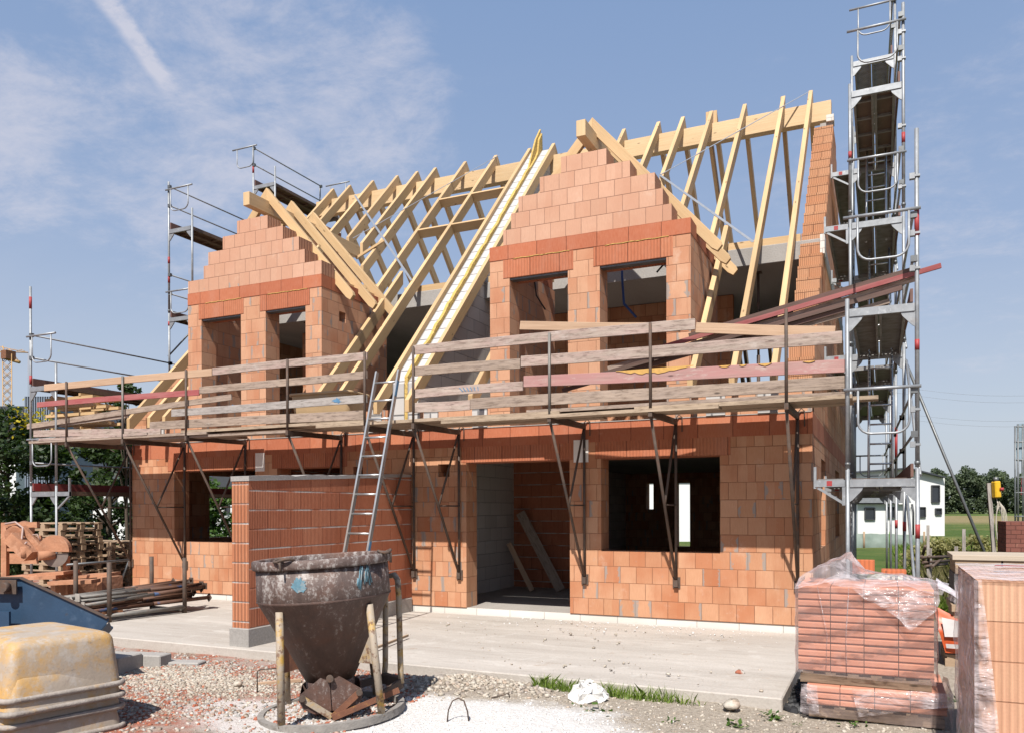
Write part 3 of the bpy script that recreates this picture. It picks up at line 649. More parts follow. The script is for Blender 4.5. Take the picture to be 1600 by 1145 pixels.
# stack of formwork battens on the far walkway
STK = ['bottom', 'second lowest', 'middle', 'second highest', 'topmost']
for i in range(5):
    z = 3.16+.16*i; x0 = -14.15+.06*(i % 2); st = thing('batten_layer', (x0+.6, -.75, z), STK[i]+' layer of yellow formwork timber stacked at the far end of the walkway', 'timber', 'layers of stacked formwork timber')
    for k in range(3): mb = MB(); yy = -1.1+.28*k; mb.beam((x0, yy, z), (x0+1.3+.05*(i % 3), yy, z+.0), .08, .055); mb.build('batten', WOODN, st)
    for k in range(2): mb = MB(); xx = x0+.2+.8*k; mb.beam((xx, -1.15, z+.0535), (xx, -.45, z+.0535), .06, .05); mb.build('spacer', WOODN, st)
# ------------------------------------------------------------------ tube scaffolds
def holes_mat():
    g = G('perforated_deck'); U, V, _ = g.sep(g.uv())
    fu = g.math('FRACT', g.math('DIVIDE', g.math('ADD', U, g.math('MULTIPLY', g.math('FLOOR', g.math('DIVIDE', V, .045)), .03)), .06)); fv = g.math('FRACT', g.math('DIVIDE', V, .045))
    h = g.math('MULTIPLY', g.math('LESS_THAN', g.math('ABSOLUTE', g.math('SUBTRACT', fu, .5)), .24), g.math('LESS_THAN', g.math('ABSOLUTE', g.math('SUBTRACT', fv, .5)), .17))
    g.fin(g.ramp(g.noise(g.pos(), 7., 4.), [(.3, (.20, .17, .15)), (.7, (.34, .33, .32))]), .6, .4)
    tr = g.n.new('ShaderNodeBsdfTransparent'); mx = g.n.new('ShaderNodeMixShader'); g.put(mx.inputs[0], h)
    g.nt.links.new(g.b.outputs[0], mx.inputs[1]); g.nt.links.new(tr.outputs[0], mx.inputs[2]); g.nt.links.new(mx.outputs[0], g.out.inputs[0])
    return g.mat
HOLES = holes_mat()
DECKW = plain('brown_deck_board', (.13, .085, .06), .7, 0, .3, 5., [((.22, .16, .11), .55, .7, 6., .5)])
TOEB = plain('toe_board_brown', (.17, .085, .065), .7, 0, .3, 5.)
TOER = plain('toe_board_red', (.26, .055, .05), .65, 0, .25, 5., [((.2, .12, .10), .5, .7, 4., .6)])

class Scaffold:
    def __init__(s, name, loc, label, xl, xr, out):
        s.t = thing(name, loc, label, 'scaffold'); s.xl = xl; s.xr = xr; s.out = out   # xl, xr: functions of y; out: +1 when the outer side is +x
    def xo(s, y): return s.xr(y) if s.out > 0 else s.xl(y)
    def xi(s, y): return s.xl(y) if s.out > 0 else s.xr(y)
    def frame(s, y, z0, z1, top_in=0., top_out=0.):
        mb = MB(); a, b = s.xl(y), s.xr(y)
        ti, to = (top_in, top_out) if s.out > 0 else (top_out, top_in)
        mb.tube([(a, y, z0), (a, y, z1+.17+ti)], .024); mb.tube([(b, y, z0), (b, y, z1+.17+to)], .024)
        mb.box((a+.024, y-.025, z1-.045), (b-.024, y+.025, z1+.045)); f = mb.build('frame', GALV, s.t)
        for x, sg in ((a, 1), (b, -1)):
            q = MB(); q.prism([(x+sg*.02, z1-.047), (x+sg*.17, z1-.047), (x+sg*.15, z1-.09), (x+sg*.05, z1-.20), (x+sg*.02, z1-.22)], 'y', y-.012, y+.012); q.build('gusset', GALV, f)
            q = MB(); q.tube([(x, y, z0+.03), (x, y, z0+.07)], .031); q.build('coupler', GALVD, f)
    def deck(s, y0, y1, z, kind='steel', console=False, inner=None):
        a, b = max(s.xl(y0), s.xl(y1))+.035, min(s.xr(y0), s.xr(y1))-.035
        if console: a, b = inner
        n = 1 if console else 2; wd = (b-a)/n
        for k in range(n):
            x0 = a+wd*k+.006; x1 = a+wd*(k+1)-.006; mb = MB()
            if kind == 'steel':
                mb.box((x0, y0+.03, z+.05), (x1, y1-.03, z+.056), 1)
                for x in (x0, x1-.03): mb.box((x, y0+.03, z-.01), (x+.03, y1-.03, z+.0497))
                for yy in (y0+.031, y1-.07): mb.box((x0+.031, yy, z-.008), (x1-.031, yy+.04, z+.0497))
                mb.build('deck', [DECKST, HOLES], s.t)
            else:
                mb.box((x0, y0+.03, z+.04), (x1, y1-.03, z+.056), 0)
                for x in (x0, x1-.035): mb.box((x, y0+.03, z-.02), (x+.035, y1-.03, z+.0397), 1)
                for yy in np.arange(y0+.3, y1-.2, .62): mb.box((x0+.036, yy, z), (x1-.036, yy+.04, z+.0397), 1)
                mb.build('deck', [DECKW, DECKST if kind == 'wood' else DECKW], s.t)
    def tube(s, nm, pts, r=.019, mat=None): mb = MB(); mb.tube(pts, r); return mb.build(nm, mat or GALV, s.t)
    def rails(s, y0, y1, z, toe=TOEB, posts=False, zz=(.5, 1.0)):
        for h in zz:
            s.tube('guard_rail', [(s.xo(y0)-s.out*.04, y0, z+.05+h), (s.xo(y1)-s.out*.04, y1, z+.05+h)], .017, GALV)
        if toe:
            mb = MB(); x = s.xo(y0)-s.out*.055; x2 = s.xo(y1)-s.out*.055; mb.beam((x, y0, z+.14), (x2, y1, z+.14), .03, .15); mb.build('toe_board', toe, s.t)
            for yy in ((y0+.03,) if toe is TOER else ()):
                mb = MB(); mb.beam((x, yy, z+.14), (x, yy+.12, z+.14), .034, .153); mb.build('red_end_mark', REDTAPE, s.t)
        for yy in (y0, y1):
            for h in zz:
                mb = MB(); x = s.xo(yy)-s.out*.03; mb.box((x-.035, yy-.03, z+.05+h-.035), (x+.035, yy+.03, z+.05+h+.035)); mb.build('coupler', GALVD, s.t)
    def endguard(s, y, z, ext=.06, r=.017, dx=0.):
        a, b = s.xl(y)-ext+dx, s.xr(y)+ext+dx; yy = y-.045
        mb = MB(); mb.tube([(a, yy, z), (b, yy, z)], .02); L = b-a; u0, u1 = a+L*.19, b-L*.15; d = .52
        pts = [(u0, yy, z-.01), (u0, yy, z-d+.14)]+[(u0+.14-.14*math.cos(t), yy, z-d+.14-.14*math.sin(t)) for t in np.linspace(.2, PI/2, 5)]
        pts += [(u1-.14+.14*math.sin(t), yy, z-d+.14-.14*math.cos(t)) for t in np.linspace(0, PI/2-.2, 5)]+[(u1, yy, z-d+.14), (u1, yy, z-.01)]
        mb.tube(pts, .014); mb.build('end_guard', GALV, s.t)
    def band(s, x, y, z0, z1, r=.0262): mb = MB(); mb.tube([(x, y, z0), (x, y, z1)], r, 10); mb.build('red_band', REDTAPE, s.t)
    def ladder(s, x, y0, y1, z0, z1):
        L = MB()
        for xx in (x, x+.3): L.tube([(xx, y0, z0), (xx, y1, z1)], .017)
        n = int((z1-z0)/.28)
        for k in range(1, n): t = k/n; L.tube([(x, y0+(y1-y0)*t, z0+(z1-z0)*t), (x+.3, y0+(y1-y0)*t, z0+(z1-z0)*t)], .013)
        L.build('ladder', ALU, s.t)

XL = lambda y: .50-.021*(y+1.5)
XR = lambda y: 1.235-.0215*(y+1.5)
RT_ = Scaffold('scaffold_tower', (.87, -1.5, -.25), 'tall galvanised tube scaffold with decks and ladders beside the brick gable wall', XL, XR, 1)
YB = [-1.5, 1.57, 4.64, 7.71, 10.78]; LV = [1.92, 3.91, 5.91, 7.91, 9.91]
for y, n in zip(YB, (2, 4, 5, 5, 3)):
    z0 = -.17
    for k in range(n):
        RT_.frame(y, z0, LV[k], -.01 if k < n-1 else .0, -.01 if k < n-1 else (1.86 if n == 2 else 1.05)); z0 = LV[k]+.172
    for x in (XL(y), XR(y)):
        q = MB(); q.tube([(x, y, -.24), (x, y, -.17)], .017); q.box((x-.07, y-.07, -.255), (x+.07, y+.07, -.245)); q.build('base_jack', GALVD, RT_.t)
for (a, b), ks in zip(zip(YB, YB[1:]), ((0, 1), (0, 1, 2, 3), (0, 1, 2, 3, 4), (0, 1, 2))):
    for k in ks:
        kd = 'wood' if (a == 1.57 and k == 3) or (k == 0) else 'steel'
        if (a, k) == (1.57, 1): RT_.deck(a+1.2, b, LV[k]); RT_.rails(a, b, LV[k]); continue
        RT_.deck(a, b, LV[k], kd); RT_.rails(a, b, LV[k])
for y, z in ((-1.5, 3.01), (-1.5, 5.02), (1.57, 6.90), (1.57, 8.86), (4.64, 10.92), (10.78, 2.95)): RT_.endguard(y, z, .04)
RT_.ladder(.70, .3, 1.3, 1.95, 3.95); RT_.ladder(.68, 2.0, 3.1, 3.95, 5.95); RT_.ladder(.64, 2.6, 3.9, 5.95, 7.95); RT_.ladder(.62, 5.2, 6.5, 7.95, 9.95)
for y, z, yb in ((-1.5, 1.92, 1.57), (1.57, 5.91, 4.64), (4.64, 7.91, 7.71), (1.57, 3.91, 4.64)):
    for yy in (y, yb):
        xl = XL(yy); c = MB(); c.box((xl-.36, yy-.025, z-.04), (xl-.03, yy+.025, z+.04)); c.beam((xl-.33, yy, z-.05), (xl-.04, yy, z-.24), .03, .03); c.box((xl-.06, yy-.02, z-.26), (xl-.026, yy+.02, z-.041)); c.box((xl-.375, yy-.018, z-.06), (xl-.345, yy+.018, z+.20)); c.build('console', GALV, RT_.t)
        c = MB(); c.box((xl-.23, yy-.0285, z-.03), (xl-.17, yy+.0285, z+.03)); c.build('red_mark', REDTAPE, RT_.t)
    RT_.deck(y, yb, z, 'steel', True, (XL(y)-.34, XL(y)-.04))
for y0, y1, z0, z1 in ((-1.46, 1.52, 2.0, 3.8), (-1.46, 1.52, 0., 1.8), (1.6, 4.6, 4.0, 5.8), (4.68, 7.7, 6., 7.8)):
    RT_.tube('brace', [(XR(y0)+.03, y0, z0), (XR(y1)+.03, y1, z1)], .019)
for y, z in ((-1.5, 2.35), (-1.5, 2.75), (-1.5, 4.35), (-1.5, 4.75), (-1.5, 5.4), (1.57, 6.4), (1.57, 7.3), (1.57, 8.3), (1.57, 8.7)):
    c = MB(); x = XR(y); c.box((x-.075, y-.03, z-.03), (x-.02, y+.03, z+.035)); c.box((x-.02, y-.034, z-.012), (x+.034, y+.034, z+.012)); c.build('coupler', GALV, RT_.t)
x = XR(-1.5); RT_.band(x, -1.5, 4.72, 5.02); RT_.band(x, -1.5, 3.42, 3.54); RT_.band(x, -1.5, 1.28, 1.44); RT_.band(x, -1.5, .42, .75); x = XR(1.57); RT_.band(x, 1.57, 7.05, 7.2); RT_.band(x, 1.57, 1.28, 1.42); RT_.band(XR(4.64), 4.64, 1.25, 1.4); RT_.band(XL(1.57), 1.57, 6.95, 7.05); RT_.band(XR(4.64), 4.64, 2.5, 3.1)
p = onY(1413, 560, 4.64); q = onY(1538, 862, 4.64); d = (q-p); e = p+d*((-.25-p.z)/d.z); RT_.tube('raking_strut', [p, e], .026, GALVD)
RT_.tube('ground_tube', [(.95, 1.0, -.08), (3.2, .6, -.05)], .024, GALV)

LX0 = lambda y: -14.22; LX1 = lambda y: -13.49
LS = Scaffold('gable_scaffold', (-13.85, -1.39, -.25), 'stepped tube scaffold along the far gable wall behind the house', LX0, LX1, -1)
YL = [-1.39, 1.98, 4.77, 7.56, 10.6]; LL = [1.94, 3.98, 6.03, 8.08, 10.1]
for y, n in zip(YL, (2, 4, 5, 5, 3)):
    z0 = -.17
    for k in range(n): LS.frame(y, z0, LL[k], -.01 if k < n-1 else .28, -.01 if k < n-1 else (1.83 if n == 2 else 1.0 if n == 4 else .9)); z0 = LL[k]+.172
    for x in (-14.22, -13.49):
        q = MB(); q.tube([(x, y, -.24), (x, y, -.17)], .017); q.box((x-.07, y-.07, -.255), (x+.07, y+.07, -.245)); q.build('base_jack', GALVD, LS.t)
for (a, b), ks in zip(zip(YL, YL[1:]), ((0, 1), (0, 1, 2, 3), (0, 1, 2, 3, 4), (0, 1, 2))):
    for k in ks: LS.deck(a, b, LL[k], 'dark'); LS.rails(a, b, LL[k], TOER if k == 0 else TOEB, zz=(.56, 1.0))
LS.endguard(-1.39, 5.0, .05); LS.endguard(-1.39, 3.0, .05); LS.endguard(1.98, 9.05, .05); LS.endguard(1.98, 6.68, .05); LS.endguard(4.77, 11.2, .05, dx=-.62); LS.endguard(7.56, 11.1, .05, dx=.3)
c = MB(); y, z = -1.39, 1.94; c.box((-13.46, y-.025, z-.04), (-13.10, y+.025, z+.04)); c.beam((-13.13, y, z-.05), (-13.45, y, z-.28), .03, .03); c.box((-13.13, y-.018, z-.06), (-13.10, y+.018, z+.3)); c.build('console', GALV, LS.t)
LS.band(-14.22, -1.39, 5.55, 5.78, .027); LS.band(-14.22, -1.39, 4.08, 4.25, .027); LS.band(-14.22, 1.98, 6.9, 7.1, .027); LS.band(-14.22, 1.98, 5.9, 6.0, .027); LS.band(-14.22, 1.98, 7.35, 7.5, .027); LS.band(-14.22, 4.77, 10.5, 10.7, .027)
LS.tube('brace', [(-14.25, 1.98, 5.2), (-14.25, 4.5, 7.8)], .019, GALVD); LS.tube('brace', [(-13.4, -.2, -.2), (-13.15, .3, 1.3)], .022, GALVD)
# ------------------------------------------------------------------ things on the ground
# concrete skip (bucket)
def bucketmat(name, base, splash, lo):
    g = G(name); p = g.obj(); q = g.vmul(p, (1., 1., .28))
    n1 = g.noise(q, 9., 7., .7); n2 = g.noise(p, 30., 6., .7); n3 = g.noise(p, 3., 5., .6); n4 = g.noise(p, 14., 6., .72)
    c = g.mix(1., base, g.ramp(n1, [(.25, (.6, .58, .58)), (.75, (1.5, 1.4, 1.35))]), 'MULTIPLY'); c = g.mix(g.ss(n3, .45, .7, 0., .65), c, (.155, .065, .038))
    c = g.mix(g.ss(n4, .60, .72, 0., .5), c, (.035, .03, .028)); c = g.mix(g.ss(g.math('ADD', g.math('MULTIPLY', n1, .55), g.math('MULTIPLY', n2, .5)), lo, lo+.13, 0., .8), c, splash)
    g.bump(g.math('ADD', n2, n1), .006, .8); return g.fin(c, .62, .12)
BUCK = bucketmat('rusty_cement_bucket', (.105, .066, .054), (.36, .32, .30), .56); BUCKC = bucketmat('cement_splashed_bucket', (.12, .085, .074), (.47, .435, .41), .505)
YELL = plain('worn_yellow_paint', (.50, .30, .06), .7, .05, .3, 6., [((.38, .32, .26), .33, .52, 7., .92), ((.15, .07, .04), .53, .60, 15., .85)], .002)
RUSTR = plain('orange_rust_bar', (.24, .10, .055), .75, .2, .3, 8., [((.5, .28, .06), .55, .66, 8., .6), ((.1, .06, .045), .56, .68, 7., .6)], .001)
bc = Vector((-3.69, -5.79, -.2))
bk = thing('concrete_bucket', tuple(bc), 'rusty funnel shaped concrete bucket on yellow legs with tall lever handle', 'concrete bucket')
mb = MB(); mb.lathe(bc, [(.21, .33), (.22, .30), (.585, 1.03), (.60, 1.045), (.585, 1.06), (.58, 1.34), (.555, 1.34), (.56, 1.06), (.2, .34)], 48); mb.build('funnel', [BUCK], bk)
mb = MB(); mb.lathe(bc, [(.586, 1.05), (.594, 1.06), (.588, 1.335), (.57, 1.335)], 48); mb.build('upper_cylinder', BUCKC, bk)
mb = MB(); mb.lathe(bc, [(.55, 1.33), (.612, 1.33), (.617, 1.345), (.617, 1.40), (.607, 1.41), (.555, 1.41), (.55, 1.40), (.55, 1.33)], 48); mb.build('rim', BUCKC, bk)
vdir = Vector((CP.x-bc.x, CP.y-bc.y, 0)).normalized(); sd = Vector((-vdir.y, vdir.x, 0))   # sd points to the right seen from the camera
def bp(u, v, z): return bc+sd*u+vdir*v+Vector((0, 0, z))
mb = MB(); mb.lathe(bc, [(.60, -.03), (.655, -.03), (.655, .035), (.60, .035), (.60, -.03)], 48, sm=False); mb.build('base_ring', plain('cement_crusted_ring', (.30, .275, .25), .9, 0, .3, 7., [((.12, .09, .07), .55, .68, 6., .6)], .006), bk)
for u, v, nm in ((-.42, .46, 1), (.42, .46, 1), (-.42, -.46, 0), (.42, -.46, 0)):
    mb = MB(); mb.tube([bp(u*.90, v*.90, .98), bp(u*1.0, v*1.0, 0.01)], .033, 10); mb.build('leg', YELL, bk)
    mb = MB(); a, b, c = bp(u*.96, v*.96, .80), bp(u*.96, v*.96, .46), bp(u*.62, v*.62, .46)
    n_ = Vector((-v, u, 0)).normalized()*.006; w_ = sd*0
    nn = (b-a).cross(c-a).normalized()*.006; mb.poly([a+nn, b+nn, c+nn]); mb.poly([c-nn, b-nn, a-nn]); mb.poly([a+nn, a-nn, b-nn, b+nn]); mb.poly([b+nn, b-nn, c-nn, c+nn]); mb.poly([c+nn, c-nn, a-nn, a+nn]); mb.build('leg_plate', YELL if u > 0 else RUSTR, bk)
mb = MB(); mb.lathe(bc, [(.215, .20), (.218, .34), (.20, .34), (.198, .20), (.215, .20)], 32); mb.build('neck', BUCK, bk)
for sg in (-1, 1):      # two clamshell jaws
    for v in (.225, -.225):
        mb = MB(); P = [(0, .36), (0, .055), (sg*.05, .035), (sg*.15, .04), (sg*.24, .09), (sg*.275, .17), (sg*.26, .22), (sg*.05, .37)]
        poly = [bp(u+sg*.004, v, z) for u, z in P]; nn = vdir*.008
        mb.poly([p+nn for p in poly]); mb.poly([p-nn for p in poly][::-1])
        for i in range(len(poly)): a, b = poly[i], poly[(i+1) % len(poly)]; mb.poly([a+nn, a-nn, b-nn, b+nn])
        mb.build('jaw_plate', BUCK, bk)
    mb = MB(); pts = [(.004, .055), (.05, .033), (.15, .038), (.24, .088), (.277, .17), (.262, .22)]
    for (u0, z0), (u1, z1) in zip(pts, pts[1:]): mb.poly([bp(sg*u0, .216, z0), bp(sg*u0, -.216, z0), bp(sg*u1, -.216, z1), bp(sg*u1, .216, z1)]); mb.poly([bp(sg*u1, .21, z1+.006), bp(sg*u1, -.21, z1+.006), bp(sg*u0, -.21, z0+.006), bp(sg*u0, .21, z0+.006)])
    mb.build('jaw', BUCK, bk)
    mb = MB(); mb.beam(bp(sg*.255, .255, .20), bp(sg*.0+.005*sg, .262+.004*sg, .005), .055, .012, up=vdir); mb.build('jaw_lever', YELL if sg < 0 else RUSTR, bk)
    mb = MB(); mb.tube([bp(sg*.245, .26, .195), bp(sg*.245, .285, .195)], .028, 10); mb.build('bolt', RUST, bk)
mb = MB(); mb.tube([bp(0, .25, .345), bp(0, .29, .345)], .032, 12); mb.build('pivot_bolt', RUST, bk)
mb = MB(); mb.beam(bp(.0, .29, .0), bp(.60, .19, .16), .05, .014, up=vdir); mb.build('lever_rod', RUSTR, bk)
mb = MB()
H0, H1 = bp(.50, -.34, .18), bp(.645, -.10, .16)
pts = [H0, H0+Vector((0, 0, .12))+sd*.02, H0+Vector((0, 0, .85))+sd*.07]
mid = (H0+H1)/2+sd*.085+Vector((0, 0, 1.0)); tp = [H0+sd*.08+Vector((0, 0, .97)), mid, H1+sd*.03+Vector((0, 0, .97))]
mb.tube(pts+tp+[H1+Vector((0, 0, .84))+sd*.03, H1+Vector((0, 0, .1)), H1], .028, 10); mb.build('lever_handle', YELL, bk)
mb = MB(); mb.beam(H0, H1, .05, .10); mb.beam(H1, bp(.45, .1, .10), .03, .09); mb.beam(H0, bp(.2, -.25, .15), .03, .07); mb.build('handle_bracket', RUST, bk)
for (u, v) in ((-.30, .50), (.50, .22)):
    ang = math.atan2((sd*u+vdir*v).y, (sd*u+vdir*v).x); ctr = bc+Vector((math.cos(ang)*.60, math.sin(ang)*.60, 1.42)); tg = Vector((-math.sin(ang), math.cos(ang), 0)); ou = Vector((math.cos(ang), math.sin(ang), 0))
    mb = MB(); mb.tube([ctr+tg*(.09*math.cos(t))+ou*(.05*math.sin(t))+Vector((0, 0, .012*math.sin(2*t))) for t in np.linspace(0, 2*PI, 13)[:-1]], .013, 6, closed=True); mb.tube([ctr-ou*.05, ctr+ou*.06+Vector((0, 0, -.02)), ctr+ou*.05+Vector((0, 0, -.10))], .011, 6); mb.build('lifting_shackle', RUST, bk)
PAINTB = plain('blue_spray_paint', (.14, .29, .37), .8, 0, .35, 14., [((.30, .31, .31), .46, .60, 16., .8), ((.08, .16, .22), .56, .66, 9., .7)])
va = math.atan2(vdir.y, vdir.x)
def cyl(a, z, r=.5955): return bc+Vector((r*math.cos(va+a), r*math.sin(va+a), z))
mb = MB(); rr = random.Random(4); c0 = (-.33, 1.20)
bl = [(c0[0]+.12*math.cos(t)*rr.uniform(.6, 1.1), c0[1]+.075*math.sin(t)*rr.uniform(.6, 1.1)) for t in np.linspace(0, 2*PI, 37)[:-1]]
k = len(mb.v); mb.v += [tuple(cyl(a, z)) for a, z in bl]+[tuple(cyl(*c0, .5965))]
for i in range(36): mb.face((k+i, k+(i+1) % 36, k+36), [(0, 0), (.1, 0), (0, .1)])
mb.build('paint_blotch', PAINTB, bk)
mb = MB()
for path in ([(.52, 1.13), (.57, 1.33), (.62, 1.16), (.68, 1.33), (.72, 1.15)], [(.54, 1.12), (.60, 1.32)], [(.66, 1.18), (.71, 1.31), (.76, 1.17)], [(.50, 1.15), (.52, 1.22)]):
    pts = [cyl(a, z, .594) for a, z in path]; mb.tube(pts, .009, 5)
mb.build('paint_scribble', PAINTB, bk)
ax = Vector((FW.x, FW.y, 0)).normalized(); bk.rotation_mode = 'QUATERNION'
from mathutils import Quaternion
bk.rotation_quaternion = Quaternion(ax, math.radians(-3.6))

# nested mortar tubs, upside down
TUBY = plain('worn_yellow_tub', (.56, .33, .11), .66, 0, .2, 2.5, [((.42, .355, .29), .37, .57, 2.6, .94), ((.33, .27, .22), .55, .68, 9., .6), ((.20, .17, .15), .60, .70, 26., .6), ((.50, .46, .42), .5, .62, 8., .5), ((.62, .55, .46), .62, .72, 20., .5)], .002)
TUBR = plain('tub_rim_grey', (.36, .31, .27), .8, 0, .3, 9., [((.50, .30, .10), .56, .68, 5., .5), ((.5, .46, .42), .5, .7, 12., .5)], .006)
tl = ['topmost of the four upturned yellow mortar tubs, its whole body showing', 'second tub from the top of the upturned yellow stack', 'third tub from the top of the upturned yellow stack', 'lowest of the upturned yellow mortar tubs, on the gravel']
rot = math.radians(-12); ctr = Vector((-5.72, -7.22))
for k, z in enumerate((.163, .065, -.04, -.20)):
    t = thing('mortar_tub', (ctr.x, ctr.y, z), tl[k], 'tub', 'upturned yellow mortar tubs')
    dr = (0, .02, -.01, .015)[k]
    tub_shell(t, (ctr.x+dr, ctr.y-dr, z), 1.20, .92, .45 if k == 0 else .30, .05, TUBY, True, .024, rot+dr, .085, 'body', TUBR)
# blue skip
BLUES = plain('blue_skip_paint', (.025, .066, .13), .55, .1, .25, 3., [((.06, .05, .045), .60, .70, 5., .7), ((.10, .16, .25), .52, .66, 2., .5)], .001)
sk = thing('tipping_skip', (-8., -5.6, -.2), 'blue steel tipping skip with sloping edge behind the yellow tubs', 'skip')
A = onZ(33, 903, .91); A = atD(33, 903, 8.6); B = atD(170, 966, 8.5); u = Vector((B.x-A.x, B.y-A.y, 0)).normalized(); nrm = Vector((-u.y, u.x, 0))
def sp(s_, d_, z): q = A+u*s_+nrm*d_; return (q.x, q.y, z)
L = (Vector((B.x-A.x, B.y-A.y))).length
P = [(-1.1, -.15), (L*.45, -.15), (L, B.z-.02), (L, B.z+.0), (0, A.z), (-1.1, A.z)]
for d in (0., .34):
    mb = MB(); k = len(mb.v); F = [sp(a-d*.5, d-.006, z-d*.4) for a, z in P]; Bk = [sp(a-d*.5, d+.006, z-d*.4) for a, z in P]
    mb.poly(F); mb.poly(Bk[::-1])
    for i in range(len(P)): j = (i+1) % len(P); mb.poly([F[i], Bk[i], Bk[j], F[j]])
    mb.build('side_plate', BLUES, sk)
mb = MB(); mb.beam(sp(0, -.01, A.z+.01), sp(L, -.01, B.z+.01), .05, .012, up=(0, 0, 1)); mb.beam(sp(-1.1, -.01, A.z+.01), sp(0, -.01, A.z+.01), .05, .012, up=(0, 0, 1)); mb.build('edge_bar', RUST, sk)
mb = MB(); mb.poly([sp(-1.1, .01, -.14), sp(L*.45, .01, -.14), sp(L*.3, .33, -.2), sp(-1.1, .33, -.2)]); mb.poly([sp(L*.45, .01, -.14), sp(L, .01, B.z-.03), sp(L-.17, .33, B.z-.16), sp(L*.3, .33, -.2)]); mb.build('trough_plate', BLUES, sk)
mb = MB(); q = atD(14, 916, 8.55); mb.tube([q-nrm*.02, q-nrm*.10], .05, 14); mb.beam(q-nrm*.015-u*.16, q-nrm*.015+u*.10, .02, .15); mb.build('pivot_pin', RUST, sk)
mb = MB(); q = atD(8, 967, 8.5); mb.beam(q-nrm*.02-u*.3, q-nrm*.02+u*.07, .03, .17); mb.build('reinforcement', BLUES, sk)
# prop rack
rk = thing('prop_rack', (-10.35, -2.3, -.108), 'low steel rack with four rusty corner posts on the terrace', 'rack')
Bq, Dq = Vector((-10.03, -3.02, -.108)), Vector((-9.83, -1.72, -.108)); off = Vector((-.84, .06, 0))
for p in (Bq, Dq, Bq+off, Dq+off): mb = MB(); mb.tube([p, p+Vector((0, 0, .93))], .035, 12); mb.build('post', RUST, rk)
mb = MB(); mb.tube([Bq+Vector((0, 0, .10)), Dq+Vector((0, 0, .10))], .035); mb.tube([Bq+off+Vector((0, 0, .10)), Dq+off+Vector((0, 0, .10))], .035); mb.tube([Bq+Vector((0, 0, .05)), Bq+off+Vector((0, 0, .05))], .03); mb.tube([Dq+Vector((0, 0, .05)), Dq+off+Vector((0, 0, .05))], .03); mb.build('base_frame', RUSTG, rk)
RUSTB = plain('blue_rust_prop', (.13, .06, .035), .7, .2, .4, 5., [((.03, .09, .22), .56, .62, 1.6, .9), ((.30, .25, .21), .6, .7, 4., .6)], .002)
dv = (Dq-Bq).normalized(); rr = random.Random(8); LBL = 'rusty adjustable steel prop with square end plate, lying in the low rack'
for k in range(19):
    r_, c_ = k//5, k % 5
    p = Bq+off*(.10+.19*c_+(.09 if r_ % 2 else 0))+Vector((0, 0, .18+.075*r_)); L0 = -.42+rr.uniform(-.15, .2); L1 = 1.62+rr.uniform(-.1, .25); tl_ = rr.uniform(-.02, .05)
    a = p+dv*L0+Vector((0, 0, -tl_)); b = p+dv*L1+Vector((0, 0, tl_+.04)); t = thing('steel_prop', tuple((a+b)/2), LBL, 'prop', 'steel props lying in the rack')
    m = a+(b-a)*.55; mb = MB(); mb.tube([m, b], .034, 10); mb.build('outer_tube', RUSTB, t); mb = MB(); mb.tube([a, m+(b-a)*.02], .027, 10); mb.build('inner_tube', RUSTG if r_ > 1 else RUSTB, t)
    mb = MB(); uq = Vector((0, 0, 1)) if rr.random() < .4 else Vector((off.x*.8, off.y*.8, .75)).normalized(); mb.beam(a-dv*.006, a+dv*.006, .12, .12, up=uq); mb.build('end_plate', plain('pale_end_plate', (.42, .385, .34), .8, .1, .3, 9.) if k == 0 else bpy.data.materials['pale_end_plate'], t)
    mb = MB(); mb.beam(b-dv*.006, b+dv*.006, .11, .11, up=uq); mb.build('end_plate', RUST, t)
# masonry saw
sw = thing('masonry_saw', (-13.0, -2.6, -.2), 'block saw caked in orange brick dust, with frame, motor and half round blade guard', 'saw')
CL = plain('orange_brick_dust', (.50, .235, .13), .92, 0, .3, 4., [((.60, .33, .21), .5, .66, 6., .6), ((.22, .10, .06), .60, .72, 5., .7)], .006, bscale=22.)
SD = 13.6
def sq(px, py, d=0.): return atD(px, py, SD+d)
def sbeam(nm, a, b, w, h, d=0., mat=None): mb = MB(); mb.beam(sq(*a, d), sq(*b, d), h, w, up=(0, 0, 1) if abs(a[0]-b[0]) > abs(a[1]-b[1]) else tuple(FW)); mb.build(nm, mat or CL, sw)
for d in (0, .9): sbeam('post', (8, 818), (8, 915), .09, .09, d); sbeam('post', (104, 868), (104, 935), .08, .08, d)
sbeam('top_rail', (4, 820), (60, 819), .09, .09); sbeam('top_rail', (4, 822), (60, 820), .09, .08, .9); sbeam('cross_rail', (10, 858), (100, 860), .05, .06, .0)
mb = MB(); mb.beam(sq(12, 872, .7), sq(60, 872, .7), .02, .18); mb.build('splash_plate', CL, sw)
mb = MB(); mb.beam(sq(12, 902), sq(108, 898), .8, .06); mb.build('table', CL, sw)
mb = MB(); mb.beam(sq(58, 897, -.1), sq(112, 893, -.1), .5, .05); mb.build('sliding_table', CL, sw)
R_ = .26; c = sq(86, 860, -.12); ux = Vector((RT.x, RT.y, 0)).normalized(); uf = Vector((FW.x, FW.y, 0)).normalized()
mb = MB(); arc = [c+ux*(R_*math.cos(t))+Vector((0, 0, R_*math.sin(t))) for t in np.linspace(-.05, PI+.05, 22)]
mb.poly([p-uf*.05 for p in arc][::-1]); mb.poly([p+uf*.05 for p in arc])
for i in range(22): a, b = arc[i], arc[(i+1) % 22]; mb.poly([a-uf*.05, a+uf*.05, b+uf*.05, b-uf*.05])
mb.build('blade_guard', CL, sw)
mb = MB(); cc = c-uf*.052+Vector((0, 0, -.02)); disc = [cc+ux*(.23*math.cos(t))+Vector((0, 0, .23*math.sin(t)-.02)) for t in np.linspace(PI, 2*PI, 16)]
